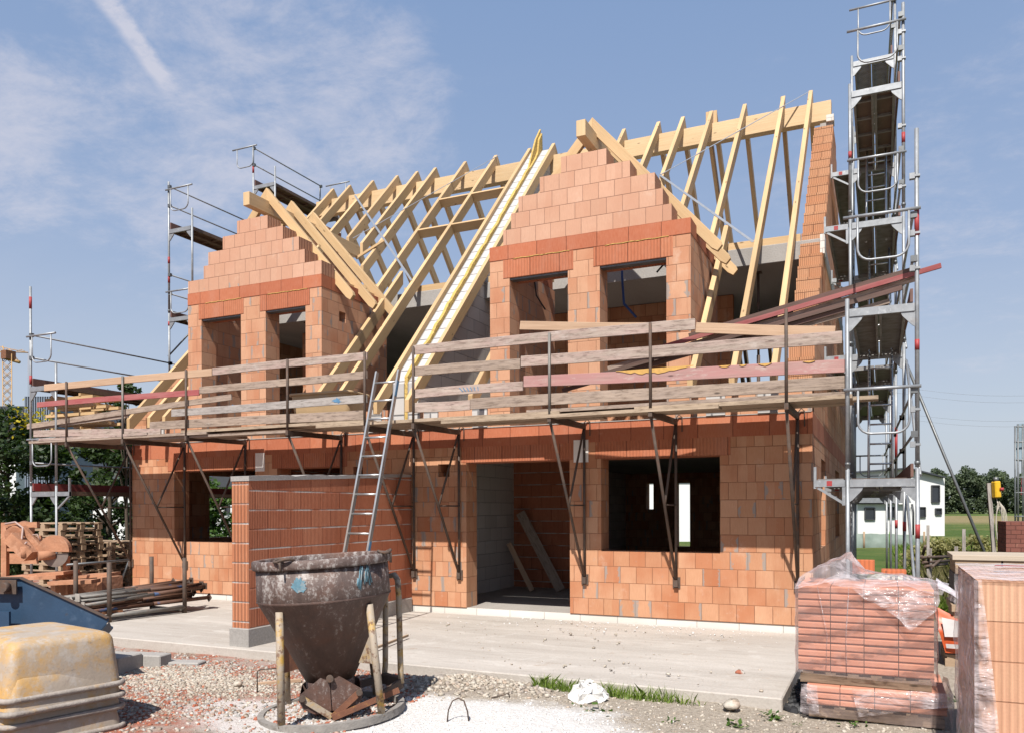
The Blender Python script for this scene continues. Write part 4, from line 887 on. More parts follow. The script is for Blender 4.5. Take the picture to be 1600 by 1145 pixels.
mb.poly([p+uf*.04 for p in disc]); mb.poly([p+uf*.046 for p in disc][::-1]); mb.build('blade', plain('saw_blade_steel', (.30, .25, .22), .5, .6, .2), sw)
mb = MB(); mb.tube([sq(60, 868, -.25), sq(86, 866, -.1)], .075, 14); mb.build('spindle', CL, sw)
mb = MB(); mb.beam(sq(20, 838, -.2), sq(52, 868, -.2), .20, .30, up=tuple(uf)); mb.build('belt_guard', CL, sw)
mb = MB(); mb.tube([sq(22, 836, -.1), sq(40, 826, .35)], .15, 18); mb.build('motor', CL, sw)
mb = MB(); mb.tube([sq(39, 853, -.3), sq(40, 870, -.3)], .07, 12); mb.build('water_pump', CL, sw)
mb = MB(); mb.beam(sq(36, 824, -.1), sq(66, 858, -.1), .09, .1, up=tuple(uf)); mb.beam(sq(62, 836), sq(64, 860), .06, .05, up=tuple(uf)); mb.build('swing_arm', CL, sw)
mb = MB(); mb.tube([sq(8, 818, -.1), sq(24, 815, -.1), sq(36, 824, -.15), sq(34, 842, -.25), sq(30, 850, -.3), sq(36, 853, -.3), sq(42, 846, -.3)], .017, 6); mb.tube([sq(38, 826, -.1), sq(46, 836, -.1), sq(58, 834, -.1), sq(63, 845, -.1)], .012, 6); mb.build('hose', plain('pale_hose', (.42, .29, .25), .6, 0, .2), sw)
# brick dusted low platform behind the rack
lp_ = thing('low_platform', (-12.1, -1.9, -.2), 'low timber platform dusted orange beside the block saw', 'platform')
def px_beam(nm, a, b, w, h, D, mat, par): mb = MB(); mb.beam(atD(*a, D), atD(*b, D), w, h); return mb.build(nm, mat, par)
px_beam('top', (95, 902), (178, 896), .5, .05, 13.9, CL, lp_); px_beam('top', (82, 910), (150, 907), .3, .06, 13.2, CL, lp_)
for a in ((100, 906), (135, 904), (172, 900)): mb = MB(); q = atD(*a, 13.6); mb.box((q.x-.06, q.y-.2, -.2), (q.x+.06, q.y+.2, q.z)); mb.build('block', CL, lp_)
mb = MB(); q = atD(104, 882, 13.3); mb.tube([q, atD(202, 874, 14.2)], .02, 8); tag(mb.build('steel_bar', GALVD), 'thin steel bar lying across the rack post toward the house corner', 'bar')
# stacks of empty pallets behind
def pallet(x, y, z, rotz, parent_label, lx=1.2, ly=.8, mat=None, group=None, name='wooden_pallet', h=.144, near=False):
    t = thing(name, (x, y, z), parent_label, 'pallet', group); M_ = mat or PALW; s = h/.144
    mb = MB()
    for k in range(5): yy = -ly/2+.05+(ly-.1)*k/4; mb.box((x-lx/2, y+yy-.05, z+.122*s), (x+lx/2, y+yy+.05, z+.144*s), 0, (random.random()*9, random.random()*9))
    for k in range(3): xx = -lx/2+.07+(lx-.14)*k/2; mb.box((x+xx-.05, y-ly/2, z+.10*s), (x+xx+.05, y+ly/2, z+.1218*s))
    mb.build('top_boards', M_, t)
    for j in range(3):
        yy = -ly/2+.05+(ly-.1)*j/2; P = [(x-lx/2, z)]; mb = MB()
        P += [(x+lx/2, z), (x+lx/2, z+.0998*s)]
        for i in (2, 1, 0):
            xx = x-lx/2+.07+(lx-.14)*i/2; P += ([] if i == 2 else [(xx+.07, z+.022*s), (xx+.07, z+.0998*s)])+[(xx-.07, z+.0998*s)]+([(xx-.07, z+.022*s)] if i else [])
        mb.prism(P, 'y', y+yy-.05, y+yy+.05, 0, (random.random()*9, random.random()*9)); mb.build('stringer', M_, t)
    t.rotation_euler.z = 0
    return t
ps = atD(98, 850, 17.5); pr = atD(168, 870, 18.3)
for k in range(11): pallet(ps.x+random.uniform(-.04, .04), ps.y+random.uniform(-.03, .03), -.24+.146*k, 0, 'empty wooden pallet in the taller stack behind the block saw', 1.25, .95, group='pallets in the taller stack')
for k in range(8): pallet(pr.x+random.uniform(-.04, .04), pr.y+random.uniform(-.03, .03), -.24+.146*k, 0, 'empty wooden pallet in the lower stack next to the house corner', 1.5, .95, group='pallets in the lower stack')
# kerb stones
KS = [((-7.35, -5.35), 1.0, .35, .22, 'flat concrete slab lying on the rubble right behind the yellow tubs'), ((-6.95, -5.02), .55, .22, .19, 'small concrete kerb stone lying across the flat slab'), ((-6.6, -4.8), .5, .2, .09, 'low concrete strip at the end of the kerb stones')]
for i, ((x, y), lx, ly, h, lab) in enumerate(KS):
    mb = MB(); mb.box((x-lx/2, y-ly/2, -.23), (x+lx/2, y+ly/2, -.23+h)); o = tag(mb.build('kerb_stone', CONC, bevel=.012), lab, 'stone'); o.rotation_euler.z = .12+.1*i

# ---------------------------------------------------------------- wrapped bricks
def filmmat(name, op, tint, amt):
    g = G(name); n = g.noise(g.pos(), 4.5, 4., .55, dist=1.2); n2 = g.noise(g.vmul(g.pos(), (2., 2., 7.)), 2., 3., .5)
    g.fin(tint, .2 if amt < .1 else .1, 0., .6); g.bump(g.math('ADD', n, n2), .006 if amt < .1 else .05, 1.)
    tr = g.n.new('ShaderNodeBsdfTransparent'); mx = g.n.new('ShaderNodeMixShader'); lw = g.n.new('ShaderNodeLayerWeight'); lw.inputs[0].default_value = .2
    f = g.math('ADD', g.math('MULTIPLY', g.ss(n, .42, .68), amt), g.math('ADD', op, g.math('MULTIPLY', lw.outputs['Fresnel'], .55)), cl=True)
    g.put(mx.inputs[0], f); g.nt.links.new(tr.outputs[0], mx.inputs[1]); g.nt.links.new(g.b.outputs[0], mx.inputs[2]); g.nt.links.new(mx.outputs[0], g.out.inputs[0])
    return g.mat
FILM = filmmat('clear_film', .10, (.88, .70, .68), .05); FILM2 = filmmat('milky_film', .16, (.84, .74, .75), .32)
RIBB = brickmat('red_facing_brick', (.55, .205, .13), (.58, .235, .15), (.61, .27, .18), w=60., h=60., rib=2., ribd=0, patch=1.1, tone=.06, jcol=(.12, .04, .03))
def vnoise(p, seed, f=4.):
    return (math.sin(p[0]*f*1.7+seed)+math.sin(p[1]*f*2.3+seed*2.1+p[0]*f)+math.sin(p[2]*f*2.9+seed*.7-p[0]*f*.8+p[1]*f)+.6*math.sin(p[2]*f*6.1+p[0]*f*5+seed))/3.6
def sheet(mb, C, nu, nv, amp, seed, f=5., th=0):
    """bilinear patch through a grid of control points C[v][u], wrinkled along its normal"""
    R_, Q = len(C)-1, len(C[0])-1; k = len(mb.v)
    for j in range(nv+1):
        for i in range(nu+1):
            a = i/nu*Q; b = j/nv*R_; i0 = min(int(a), Q-1); j0 = min(int(b), R_-1); fa, fb = a-i0, b-j0
            P = [Vector(C[j0+dj][i0+di]) for dj in (0, 1) for di in (0, 1)]
            p = (P[0]*(1-fa)+P[1]*fa)*(1-fb)+(P[2]*(1-fa)+P[3]*fa)*fb
            n = (P[1]-P[0]).cross(P[2]-P[0]); n = n.normalized() if n.length > 1e-6 else Vector((0, 0, 1))
            mb.v.append(tuple(p+n*amp*vnoise(p, seed, f)+Vector((0, 0, amp*.3*vnoise(p, seed+3, f*2)))))
    for j in range(nv):
        for i in range(nu): q = k+j*(nu+1)+i; mb.face((q, q+1, q+nu+2, q+nu+1), [(i/nu, j/nv), ((i+1)/nu, j/nv), ((i+1)/nu, (j+1)/nv), (i/nu, (j+1)/nv)], 0, True)
def ribbed(mb, x0, x1, y0, y1, z0, z1, nr, d=.022):
    P = []; hh = (z1-z0)/nr
    for k in range(nr): z = z0+hh*k; P += [(y0+d, z+.001), (y0, z+hh*.22), (y0+.001, z+hh*.78), (y0+d, z+hh*.999)]
    mb.prism(P+[(y1, z1), (y1, z0)], 'x', x0, x1, 0, (random.random()*7, random.random()*7))
PALD = woodmat('shaded_pallet_wood', (.30, .215, .15), (.16, .11, .075), 1.4, .85)  # pallet wood with the shadow of the gap under the bricks in its colour
def bundle(label, x0, x1, y0, y1, z0, z1, cols, layers, nr, pal=True):
    t = thing('brick_bundle', ((x0+x1)/2, (y0+y1)/2, z0), label, 'brick pallet')
    zb = z0+.10
    mb = MB()
    for y in (y0+.05, (y0+y1)/2, y1-.05): mb.box((x0+.02, y-.045, z0), (x1-.02, y+.045, z0+.075))
    for k in range(6): xx = x0+.04+(x1-x0-.16)*k/5; mb.box((xx, y0+.02, z0+.0755), (xx+.09, y1-.02, z0+.098))
    mb.build('pallet', PALD, t)
    mb = MB(); cw = (x1-x0)/cols; lh = (z1-zb)/layers; rr = random.Random(int(x0*100))
    for i in range(cols):
        for j in range(layers): ribbed(mb, x0+cw*i+.003, x0+cw*(i+1)-.003, y0+rr.uniform(0, .012), y1-.01, zb+lh*j+.002, zb+lh*(j+1)-.001, nr)
    mb.build('bricks', RIBB, t); return t
ub = bundle('film wrapped pallet of ribbed red bricks, upper one of two stacked on each other', .17, 1.27, -4.05, -3.1, .06, .93, 4, 3, 4)
lb = bundle('squat torn film wrapped brick pallet under the upper one, partly unloaded', .25, 1.36, -4.16, -3.15, -.22, .055, 4, 1, 3)
f0 = MB(); e = .022
sheet(f0, [[(.15, -4.05-e, .15), (.7, -4.05-e*1.6, .13), (1.285, -4.05-e, .12)], [(.145, -4.05-e, .5), (.7, -4.05-e*1.2, .5), (1.29, -4.05-e, .5)], [(.15, -4.05-e, .95), (.7, -4.05-e, .97), (1.28, -4.05-e, .955)]], 30, 24, .006, 1., 9.)
sheet(f0, [[(1.29, -4.05-e, .12), (1.31, -3.6, .12), (1.29, -3.1, .12)], [(1.29, -4.05-e, .955), (1.31, -3.6, .97), (1.29, -3.1, .95)]], 14, 16, .02, 2., 8.)
sheet(f0, [[(.15, -3.1, .12), (.14, -3.6, .12), (.15, -4.05-e, .14)], [(.15, -3.1, .95), (.14, -3.6, .96), (.15, -4.05-e, .95)]], 10, 12, .015, 3., 8.)
f0.build('film', FILM, ub)
mb = MB(); yq = -4.085; mb.tube([(.34, yq, .93), (.42, yq, .50), (.41, yq, .2)], .0035, 4); mb.build('string', FILM2, ub); mb = MB(); mb.tube([(.60, yq, .93), (.575, yq, .5), (.58, yq, .16)], .0035, 4); mb.build('string', FILM2, ub)
f1 = MB()
sheet(f1, [[(.14, -4.09, .92), (.42, -4.10, .97), (.75, -4.10, .93), (1.05, -4.11, .93), (1.33, -4.08, .90)], [(.18, -3.9, 1.0), (.46, -3.8, 1.10), (.75, -3.85, 1.0), (1.05, -3.9, .985), (1.38, -3.8, .95)], [(.25, -3.55, 1.05), (.60, -3.5, 1.22), (.72, -3.45, 1.05), (1.0, -3.5, .985), (1.42, -3.5, .96)], [(.2, -3.15, .98), (.55, -3.1, 1.12), (.75, -3.1, 1.0), (1.0, -3.1, .96), (1.3, -3.1, .95)]], 40, 26, .035, 4., 6.)
sheet(f1, [[(.62, -4.095, .93), (.85, -4.10, .94), (1.05, -4.10, .94), (1.30, -4.09, .92)], [(.72, -4.105, .84), (.92, -4.115, .80), (1.08, -4.12, .78), (1.31, -4.10, .84)], [(1.0, -4.11, .70), (1.04, -4.125, .62), (1.09, -4.13, .58), (1.28, -4.11, .76)]], 22, 18, .016, 5., 11.)
sheet(f1, [[(1.29, -4.06, .93), (1.31, -3.7, .97), (1.31, -3.3, .96)], [(1.50, -3.98, .86), (1.50, -3.7, .88), (1.42, -3.4, .90)], [(1.46, -4.0, .78), (1.46, -3.75, .79), (1.40, -3.4, .8)]], 18, 14, .03, 6., 8.)
f1.build('loose_top_film', FILM2, ub)
f2 = MB(); y = -4.16-e
sheet(f2, [[(.22, y, -.20), (.8, y, -.21), (1.40, y, -.22)], [(.20, y-.02, -.02), (.8, y-.035, -.06), (1.41, y-.01, -.03)], [(.24, y, .07), (.8, y-.01, .06), (1.36, y, .08)]], 34, 16, .022, 7., 8.)
sheet(f2, [[(1.40, y, -.2), (1.44, -3.6, -.22), (1.4, -3.2, -.2)], [(1.37, y, .08), (1.42, -3.6, .08), (1.37, -3.2, .07)]], 14, 12, .04, 8., 7.)
f2.build('film', FILM, lb)
f3 = MB(); sheet(f3, [[(.20, y-.015, -.18), (.30, y-.02, -.19), (.36, y-.015, -.18)], [(.21, y-.015, .07), (.29, y-.02, .075), (.34, y-.015, .07)]], 8, 10, .014, 9., 12.)
sheet(f3, [[(.68, y-.02, -.17), (.80, y-.03, -.15), (1.05, y-.03, -.08), (1.42, y-.02, -.02)], [(.62, y-.015, .065), (.8, y-.02, .075), (1.05, y-.02, .085), (1.40, y-.01, .09)]], 22, 10, .016, 10., 10.); f3.build('milky_film', FILM2, lb)
def loosebrick(a, b, m, label, rx=0, mats=None): mb = MB(); mb.box(a, b); o = tag(mb.build('loose_brick', mats or ORB, bevel=.004), label, 'brick'); o.rotation_euler.x = rx; return o
ORB = brickmat('orange_loose_brick', (.55, .15, .06), (.58, .17, .07), (.6, .19, .08), w=.6, h=.9, rib=.04, ribd=.002, ribc=.25, patch=1.1, tone=.05)
loosebrick((.60, -3.2, .985), (.80, -3.07, 1.12), 0, 'upright orange brick standing on the film wrapped bundle')
loosebrick((.86, -3.12, .985), (1.08, -2.9, 1.025), 0, 'flat orange tile lying on the far edge of the film wrapped bundle')
# near brick pallet
PLB = brickmat('near_pallet_brick', (.66, .33, .20), (.72, .40, .26), (.76, .46, .31), w=2., h=.25, voff=.085, rib=.043, ribd=.005, ribc=.20, patch=1.1, tone=.12, joint=.0025, jcol=(.36, .16, .09), stain=(.70, .44, .27))
npal = thing('brick_pallet', (2.1, -5.2, -.22), 'tall film wrapped pallet of pale grooved bricks nearest the camera', 'brick pallet')
mb = MB(); mb.box((1.42, -5.92, -.08), (2.75, -4.43, 1.165)); mb.build('bricks', PLB, npal)
mb = MB()
for yy in (-5.8, -5.2, -4.6): mb.box((1.42, yy-.05, -.22), (2.75, yy+.05, -.10))
mb.box((1.42, -5.92, -.0995), (2.75, -4.43, -.081)); mb.build('pallet', PALW, npal)
f = MB(); x = 1.395; y = -5.95
sheet(f, [[(x+.01, -4.40, -.15), (x-.03, -5.1, -.18), (x+.01, y, -.2)], [(x-.01, -4.40, .6), (x-.03, -5.1, .6), (x, y, .6)], [(x+.0, -4.41, 1.17), (x-.01, -5.1, 1.18), (x+.01, y, 1.175)]], 20, 22, .022, 11., 5.)
sheet(f, [[(x, y, -.2), (x+.09, y-.015, -.2), (x+.17, y-.01, -.2)], [(x, y, .6), (x+.045, y-.02, .6), (x+.10, y-.015, .6)], [(x, y, 1.18), (x+.015, y-.01, 1.18), (x+.04, y-.005, 1.18)]], 8, 30, .012, 12., 7.)
sheet(f, [[(x, y, 1.185), (2.0, y, 1.19), (2.77, y, 1.185)], [(x, -5.2, 1.19), (2.0, -5.2, 1.20), (2.77, -5.2, 1.19)], [(x, -4.41, 1.185), (2.0, -4.41, 1.19), (2.77, -4.41, 1.185)]], 24, 18, .008, 13., 6.)
f.build('film', FILM2, npal)
pm = MB(); pm.poly([(1.60, -5.05, 1.212), (1.85, -5.05, 1.212), (1.85, -4.95, 1.212), (1.62, -4.95, 1.212)]); pm.build('red_film_print', REDTAPE, npal)
# timber and pallets between the bundles and the tower
fs = thing('formwork_panels', (2.4, -.7, .40), 'stack of pale wooden formwork panels behind the near brick pallet', 'panels')
mb = MB(); mb.box((1.61, -1.12, 1.02), (3.5, -.25, 1.08)); mb.build('top_panel', WOODT if False else woodmat('pale_panel', (.55, .46, .36), (.42, .34, .26), .6, .8, None, [((.45, .25, .18), .62, .72, 3., .4)]), fs, bevel=.004)
mb = MB()
for k in range(4): mb.box((1.64+.48*k, -1.10, .86), (2.10+.48*k, -.27, 1.018))
mb.build('panel_edges', PALW, fs); mb = MB(); mb.box((1.63, -1.08, .50), (3.4, -.28, .858)); mb.build('grey_panels', plain('dark_grey_panel', (.12, .115, .115), .7), fs)
mb = MB(); mb.box((1.60, -1.14, .42), (3.4, -.26, .50)); mb.box((1.62, -1.10, .25), (1.9, -.3, .418)); mb.box((3.0, -1.10, .25), (3.3, -.3, .418)); mb.build('bearer', PALW, fs)
pallet(2.14, -.72, .12, 0, 'wooden pallet directly under the formwork panels', 1.2, .84, near=True); pallet(2.13, -.74, -.22, 0, 'wooden pallet on the ground carrying the orange and white sack', 1.2, .84, near=True)
sk_ = thing('sack', (1.62, -1.2, .0), 'orange and white printed plastic sack lying on the pallet beside the wrapped bricks', 'sack')
SACKO = plain('orange_sack', (.62, .10, .025), .45, 0, .15, 6.); SACKW = plain('white_sack', (.70, .66, .64), .5, 0, .15, 6., [((.62, .25, .17), .56, .64, 11., .5)])
mb = MB(); sheet(mb, [[(1.53, -1.20, -.05), (1.75, -1.25, -.05), (2.1, -1.22, -.06)], [(1.46, -1.20, .2), (1.75, -1.27, .22), (2.1, -1.24, .2)], [(1.42, -1.05, .48), (1.75, -1.1, .30), (2.1, -1.15, .3)]], 18, 16, .02, 14., 6.); mb.build('body', SACKO, sk_)
mb = MB(); sheet(mb, [[(1.52, -1.245, .14), (1.66, -1.285, .15), (1.80, -1.30, .15)], [(1.49, -1.22, .36), (1.66, -1.255, .33), (1.80, -1.24, .30)]], 8, 8, .006, 15., 6.); mb.build('white_label', SACKW, sk_)
mb = MB(); sheet(mb, [[(1.54, -1.235, .01), (1.70, -1.28, .015), (1.95, -1.29, .01)], [(1.53, -1.24, .06), (1.70, -1.288, .065), (1.95, -1.295, .06)]], 8, 3, .004, 16., 6.); mb.build('white_stripe', SACKW, sk_)
# clinker block, post with yellow box, frames, stakes
ck = thing('paving_pallet', (2.9, 1.3, -.22), 'block of dark red paving bricks behind the formwork panels', 'paving')
mb = MB(); mb.box((2.40, 1.0, .2), (3.7, 1.9, 1.43)); mb.build('paving', brickmat('dark_clinker', (.17, .06, .05), (.2, .07, .055), (.22, .08, .065), w=.12, h=.06, rib=.6, ribd=0, patch=1.1, tone=.05, jcol=(.1, .04, .03), joint=.002), ck); mb = MB(); mb.box((2.4, 1.0, -.24), (3.7, 1.9, .198)); mb.build('pallet', PALW, ck)
yp = thing('socket_post', (2.93, 6.75, -.25), 'grey wooden post with yellow socket box and a coil of cable in the field', 'post')
a = atD(1550, 750, 16); mb = MB(); mb.beam((2.95, 6.75, -.3), (a.x-.06, a.y, a.z-.05), .07, .07); mb.build('post', WOODG, yp)
q = atD(1556, 764, 15.9); mb = MB(); mb.beam(q+Vector((0, 0, .16)), q+Vector((.015, 0, -.17)), .12, .15, up=tuple(FW)); mb.build('socket_box', plain('yellow_plastic', (.75, .45, .02), .45), yp, bevel=.02)
mb = MB(); mb.tube([q+Vector((0, 0, .15)), q+Vector((0, 0, .24))], .05, 10); mb.build('grey_cap', GALVD, yp); mb = MB(); mb.tube([q+Vector((.06, -.05, 0)), q+Vector((.13, -.06, 0))], .035, 10); mb.build('red_plug', REDTAPE, yp)
mb = MB()
for k in range(4): cx = q+Vector((.05+.012*k, -.05, -.66)); mb.tube([cx+Vector((.05*math.cos(t)*(1+.3*k), 0, .42*math.sin(t)*(1-.06*k))) for t in np.linspace(0, 2*PI, 17)[:-1]], .009, 5, closed=True)
mb.tube([q+Vector((0, 0, -.15)), q+Vector((.12, 0, -.6)), q+Vector((.16, -.05, -1.0)), q+Vector((-.1, -.1, -1.45)), q+Vector((-.2, -.2, -1.75))], .01, 6); mb.build('cable_coil', plain('pale_cable', (.55, .5, .42), .6), yp)
for (px, y0, y1, D, lab) in ((1506, 826, 862, 15, 'tallest grey wooden stake in the weeds'), (1494, 853, 866, 14, 'short wooden stake in the weeds next to the taller one'), (1450, 820, 880, 17, 'wooden stake beside the end of the green mesh fence'), (1453.5, 856, 875, 16, 'thin pale stake behind the heap of rusty frames')):
    a = atD(px, y0, D); mb = MB(); mb.beam((a.x, a.y, -.35), a, .055, .055); tag(mb.build('stake', WOODG), lab, 'stake')
fr = thing('rusty_frame_heap', (1.9, 3.2, -.25), 'heap of rusty steel frames lying in the grass by the tower', 'frames')
for (a, b) in (((1440, 870), (1486, 869)), ((1442, 878), (1484, 875)), ((1446, 884), (1480, 880)), ((1440, 868), (1450, 886)), ((1452, 868), (1448, 886)), ((1446, 852), (1440, 872)), ((1456, 885), (1476, 868))):
    mb = MB(); mb.tube([atD(*a, 14.), atD(*b, 14.6)], .025, 6); mb.build('bar', RUST, fr)
# hooks of wire standing in the ground
def wire(pts, label): mb = MB(); mb.tube(pts, .0065, 6); tag(mb.build('wire_hook', RUST), label, 'wire')
c = onZ(716, 1127, -.2); ux = Vector((RT.x, RT.y, 0)); wire([c-ux*.10+Vector((0, 0, -.05)), c-ux*.085+Vector((0, 0, .1)), c-ux*.05+Vector((0, 0, .18)), c+Vector((0, 0, .205)), c+ux*.05+Vector((0, 0, .18)), c+ux*.08+Vector((0, 0, .09)), c+ux*.095+Vector((0, 0, -.03))], 'arched rusty wire hook standing in the white gravel right of the bucket')
c = onZ(402, 1080, -.2); wire([c-Vector((0, 0, .05)), c+Vector((0, 0, .20)), c+ux*.03+Vector((0, 0, .225)), c+ux*.2+Vector((0, 0, .235))], 'grey bent wire hook in the rubble left of the bucket')
c = onZ(787, 1093, -.2); wire([c-ux*.12+Vector((0, 0, .02)), c+Vector((0, 0, .05)), c+ux*.05+Vector((0, 0, .07)), c+ux*.06+Vector((0, 0, .0))], 'short wire end lying in the white gravel before the terrace')
board('broom_stick', onZ(565, 1020, -.06), onZ(637, 992, -.06), .028, .028, PALW, 'wooden broom stick lying on the terrace behind the bucket', 'stick')
board('batten', onZ(402, 1068, -.19), onZ(470, 1062, -.19), .05, .03, WOODT, 'thin yellow batten lying on the rubble left of the bucket', 'batten')
# ------------------------------------------------------------------ ground
def hn(x, y):
    return (np.sin(x*1.3+y*.7)+np.sin(x*.6-y*1.9+1.2)+np.sin(x*3.1+y*2.3+.4)*.5+np.sin(x*5.7-y*4.1)*.35+np.sin(x*9.1+y*8.3+2.)*.25)/3.1
def gz(x, y):
    x = np.asarray(x, float); y = np.asarray(y, float)
    near = np.clip((5-y)/4, 0, 1); z = GZ+.028*hn(x, y)*near
    z = z+.12*np.exp(-(((x+3.0)/.75)**2+((y+4.45)/.28)**2))+.05*np.exp(-(((x+2.2)/1.1)**2+((y+5.4)/.7)**2))
    z = z-.05*np.exp(-(((x-.35)/.3)**2+((y+3.3)/.9)**2))
    z = z+.10*np.exp(-(((x+6.7)/1.2)**2+((y+5.0)/.4)**2))*.4
    return z-.15*np.clip((y-2)/12, 0, 1)
def axis(c0, c1, d, far, grow=1.22):
    a = list(np.arange(c0, c1, d)); s = d; lo = []; v = c0
    while v > -far: s *= grow; v -= s; lo.append(v)
    hi = []; s = d; v = a[-1]
    while v < far: s *= grow; v += s; hi.append(v)
    return np.array(lo[::-1]+a+hi)
gxs = axis(-11, 3.2, .07, 900); gys = axis(-10, -3.6, .07, 900)
X, Y = np.meshgrid(gxs, gys); Z = gz(X, Y)
nx, ny = len(gxs), len(gys); me = bpy.data.meshes.new('ground')
V = np.stack([X.ravel(), Y.ravel(), Z.ravel()], 1); idx = np.arange(nx*ny).reshape(ny, nx)
F = np.stack([idx[:-1, :-1].ravel(), idx[:-1, 1:].ravel(), idx[1:, 1:].ravel(), idx[1:, :-1].ravel()], 1)
def npmesh(name, V, F, mats, smooth=False, uv=None):
    me = bpy.data.meshes.new(name); n = F.shape[1]; me.vertices.add(len(V)); me.vertices.foreach_set('co', V.astype(np.float32).ravel())
    me.loops.add(F.size); me.loops.foreach_set('vertex_index', F.astype(np.int32).ravel()); me.polygons.add(len(F))
    me.polygons.foreach_set('loop_start', (np.arange(len(F))*n).astype(np.int32)); me.polygons.foreach_set('loop_total', np.full(len(F), n, np.int32))
    if smooth: me.polygons.foreach_set('use_smooth', np.ones(len(F), bool))
    if uv is not None: u = me.uv_layers.new(name='UVMap'); u.data.foreach_set('uv', uv.astype(np.float32).ravel())
    me.update(calc_edges=True); me.validate()
    for m in (mats if isinstance(mats, (list, tuple)) else [mats]): me.materials.append(m)
    o = bpy.data.objects.new(name, me); COL.objects.link(o); return o
g = G('ground'); p = g.pos(); x, y, z = g.sep(p)
wob = g.math('MULTIPLY', g.math('SUBTRACT', g.noise(p, .9, 5., .6), .5), 1.6)
def blob_mask(cx, cy, rx, ry, a=.75, b=1.25):
    dx = g.math('DIVIDE', g.math('SUBTRACT', x, cx), rx); dy = g.math('DIVIDE', g.math('SUBTRACT', y, cy), ry)
    d = g.math('SQRT', g.math('ADD', g.math('MULTIPLY', dx, dx), g.math('MULTIPLY', dy, dy))); return g.ss(g.math('ADD', d, wob), a, b, 1., 0.)
f1 = g.noise(p, 24., 6., .72); f2 = g.noise(p, 7., 5., .6); cell = g.vor(p, 32., 'Color'); cr, cg, cb = g.sep(cell)
beige = g.ramp(f1, [(.25, (.22, .18, .14)), (.55, (.45, .385, .31)), (.8, (.60, .53, .45))])
beige = g.mix(g.ss(f2, .5, .72, 0., .5), beige, (.33, .27, .21))
rub = g.ramp(f1, [(.25, (.16, .115, .09)), (.5, (.36, .26, .20)), (.8, (.52, .43, .36))])
rub = g.mix(g.ss(g.noise(p, 3.5, 6., .7), .42, .56, 0., .85), rub, (.40, .135, .085)); rub = g.mix(g.ss(g.noise(p, 2., 5.), .52, .66, 0., .55), rub, (.48, .44, .39))
wht = g.ramp(f1, [(.25, (.60, .565, .53)), (.5, (.76, .73, .70)), (.8, (.86, .84, .81))])
left = g.ss(g.math('ADD', x, wob), -3.4, -4.6, 0., 1.)
c = g.mix(left, beige, rub)
white = g.math('MAXIMUM', blob_mask(-2.35, -5.9, 1.45, 1.15, .8, 1.15), g.math('MULTIPLY', blob_mask(-3.9, -6.1, .9, .6), .8)); c = g.mix(white, c, wht)
c = g.mix(g.math('MULTIPLY', blob_mask(-3.1, -4.6, .55, .25), .7), c, (.30, .25, .21))
grass = g.ramp(g.noise(p, .8, 5., .65), [(.3, (.045, .085, .012)), (.55, (.075, .125, .02)), (.75, (.13, .15, .04))])
c = g.mix(g.math('MULTIPLY', g.ss(g.math('ADD', y, wob), 3.0, 4.2), 1.), c, grass)
c = g.mix(g.math('MULTIPLY', g.ss(g.math('ADD', y, g.math('MULTIPLY', wob, 14.)), 85., 115.), g.ss(y, 190., 200., 1., 0.)), c, g.mix(g.noise(p, .15, 5.), (.22, .18, .085), (.32, .25, .12))); c = g.mix(g.ss(y, 190., 200.), c, (.09, .14, .03)); c = g.mix(g.math('MULTIPLY', g.ss(g.noise(p, .12, 6., .7), .45, .62, 0., .55), g.ss(y, 8., 20.)), c, (.20, .19, .06))
h = g.math('ADD', g.math('MULTIPLY', f1, 1.), g.math('MULTIPLY', cr, .5)); g.bump(h, .03, .9)
o = npmesh('ground', V, F, g.fin(c, .95, 0., .2), True); tag(o, kind='structure')
# broken stones: one loose mass
def stones(name, n, mat, region, smin, smax, sink=.35, power=2.2, seed=1):
    R = np.random.default_rng(seed); P = []
    while len(P) < n:
        q = region(R, n)
        P += [tuple(a) for a in q]
    P = np.array(P[:n]); s = smin+(smax-smin)*R.random(n)**power
    base = np.array([(-1, -1, -1), (1, -1, -1), (1, 1, -1), (-1, 1, -1), (-1, -1, 1), (1, -1, 1), (1, 1, 1), (-1, 1, 1)], float)*.5
    fac = np.array([(3, 2, 1, 0), (4, 5, 6, 7), (0, 1, 5, 4), (1, 2, 6, 5), (2, 3, 7, 6), (3, 0, 4, 7)])
    B = base[None]*(1+.55*(R.random((n, 8, 3))-.5)); B[:, 4:, :2] *= (.55+.4*R.random((n, 1, 1))); B *= np.stack([1+.5*R.random(n), .7+.4*R.random(n), .45+.35*R.random(n)], 1)[:, None, :]*s[:, None, None]
    a = R.random(n)*6.283; b = (R.random(n)-.5)*1.1; ca, sa, cb_, sb = np.cos(a), np.sin(a), np.cos(b), np.sin(b)
    x_, z_ = B[..., 0]*cb_[:, None]+B[..., 2]*sb[:, None], -B[..., 0]*sb[:, None]+B[..., 2]*cb_[:, None]; y_ = B[..., 1]
    X_ = x_*ca[:, None]-y_*sa[:, None]; Y_ = x_*sa[:, None]+y_*ca[:, None]
    zz = gz(P[:, 0], P[:, 1])+s*.3*(1-2*sink)+ (P[:, 2] if P.shape[1] > 2 else 0)
    V = np.stack([X_+P[:, 0:1], Y_+P[:, 1:2], z_+zz[:, None]], -1).reshape(-1, 3); F = (fac[None]+8*np.arange(n)[:, None, None]).reshape(-1, 4)
    uv = np.repeat(np.stack([R.random(n), R.random(n)], 1), 24, 0)
    return npmesh(name, V, F, mat, False, uv)
def stonemat(name, stops):
    g = G(name); u, v, _ = g.sep(g.uv()); c = g.ramp(u, stops); c = g.mix(1., c, g.ramp(g.noise(g.pos(), 45., 4.), [(.3, (.78,)*3), (.7, (1.12,)*3)]), 'MULTIPLY'); return g.fin(c, .95, 0., .2)
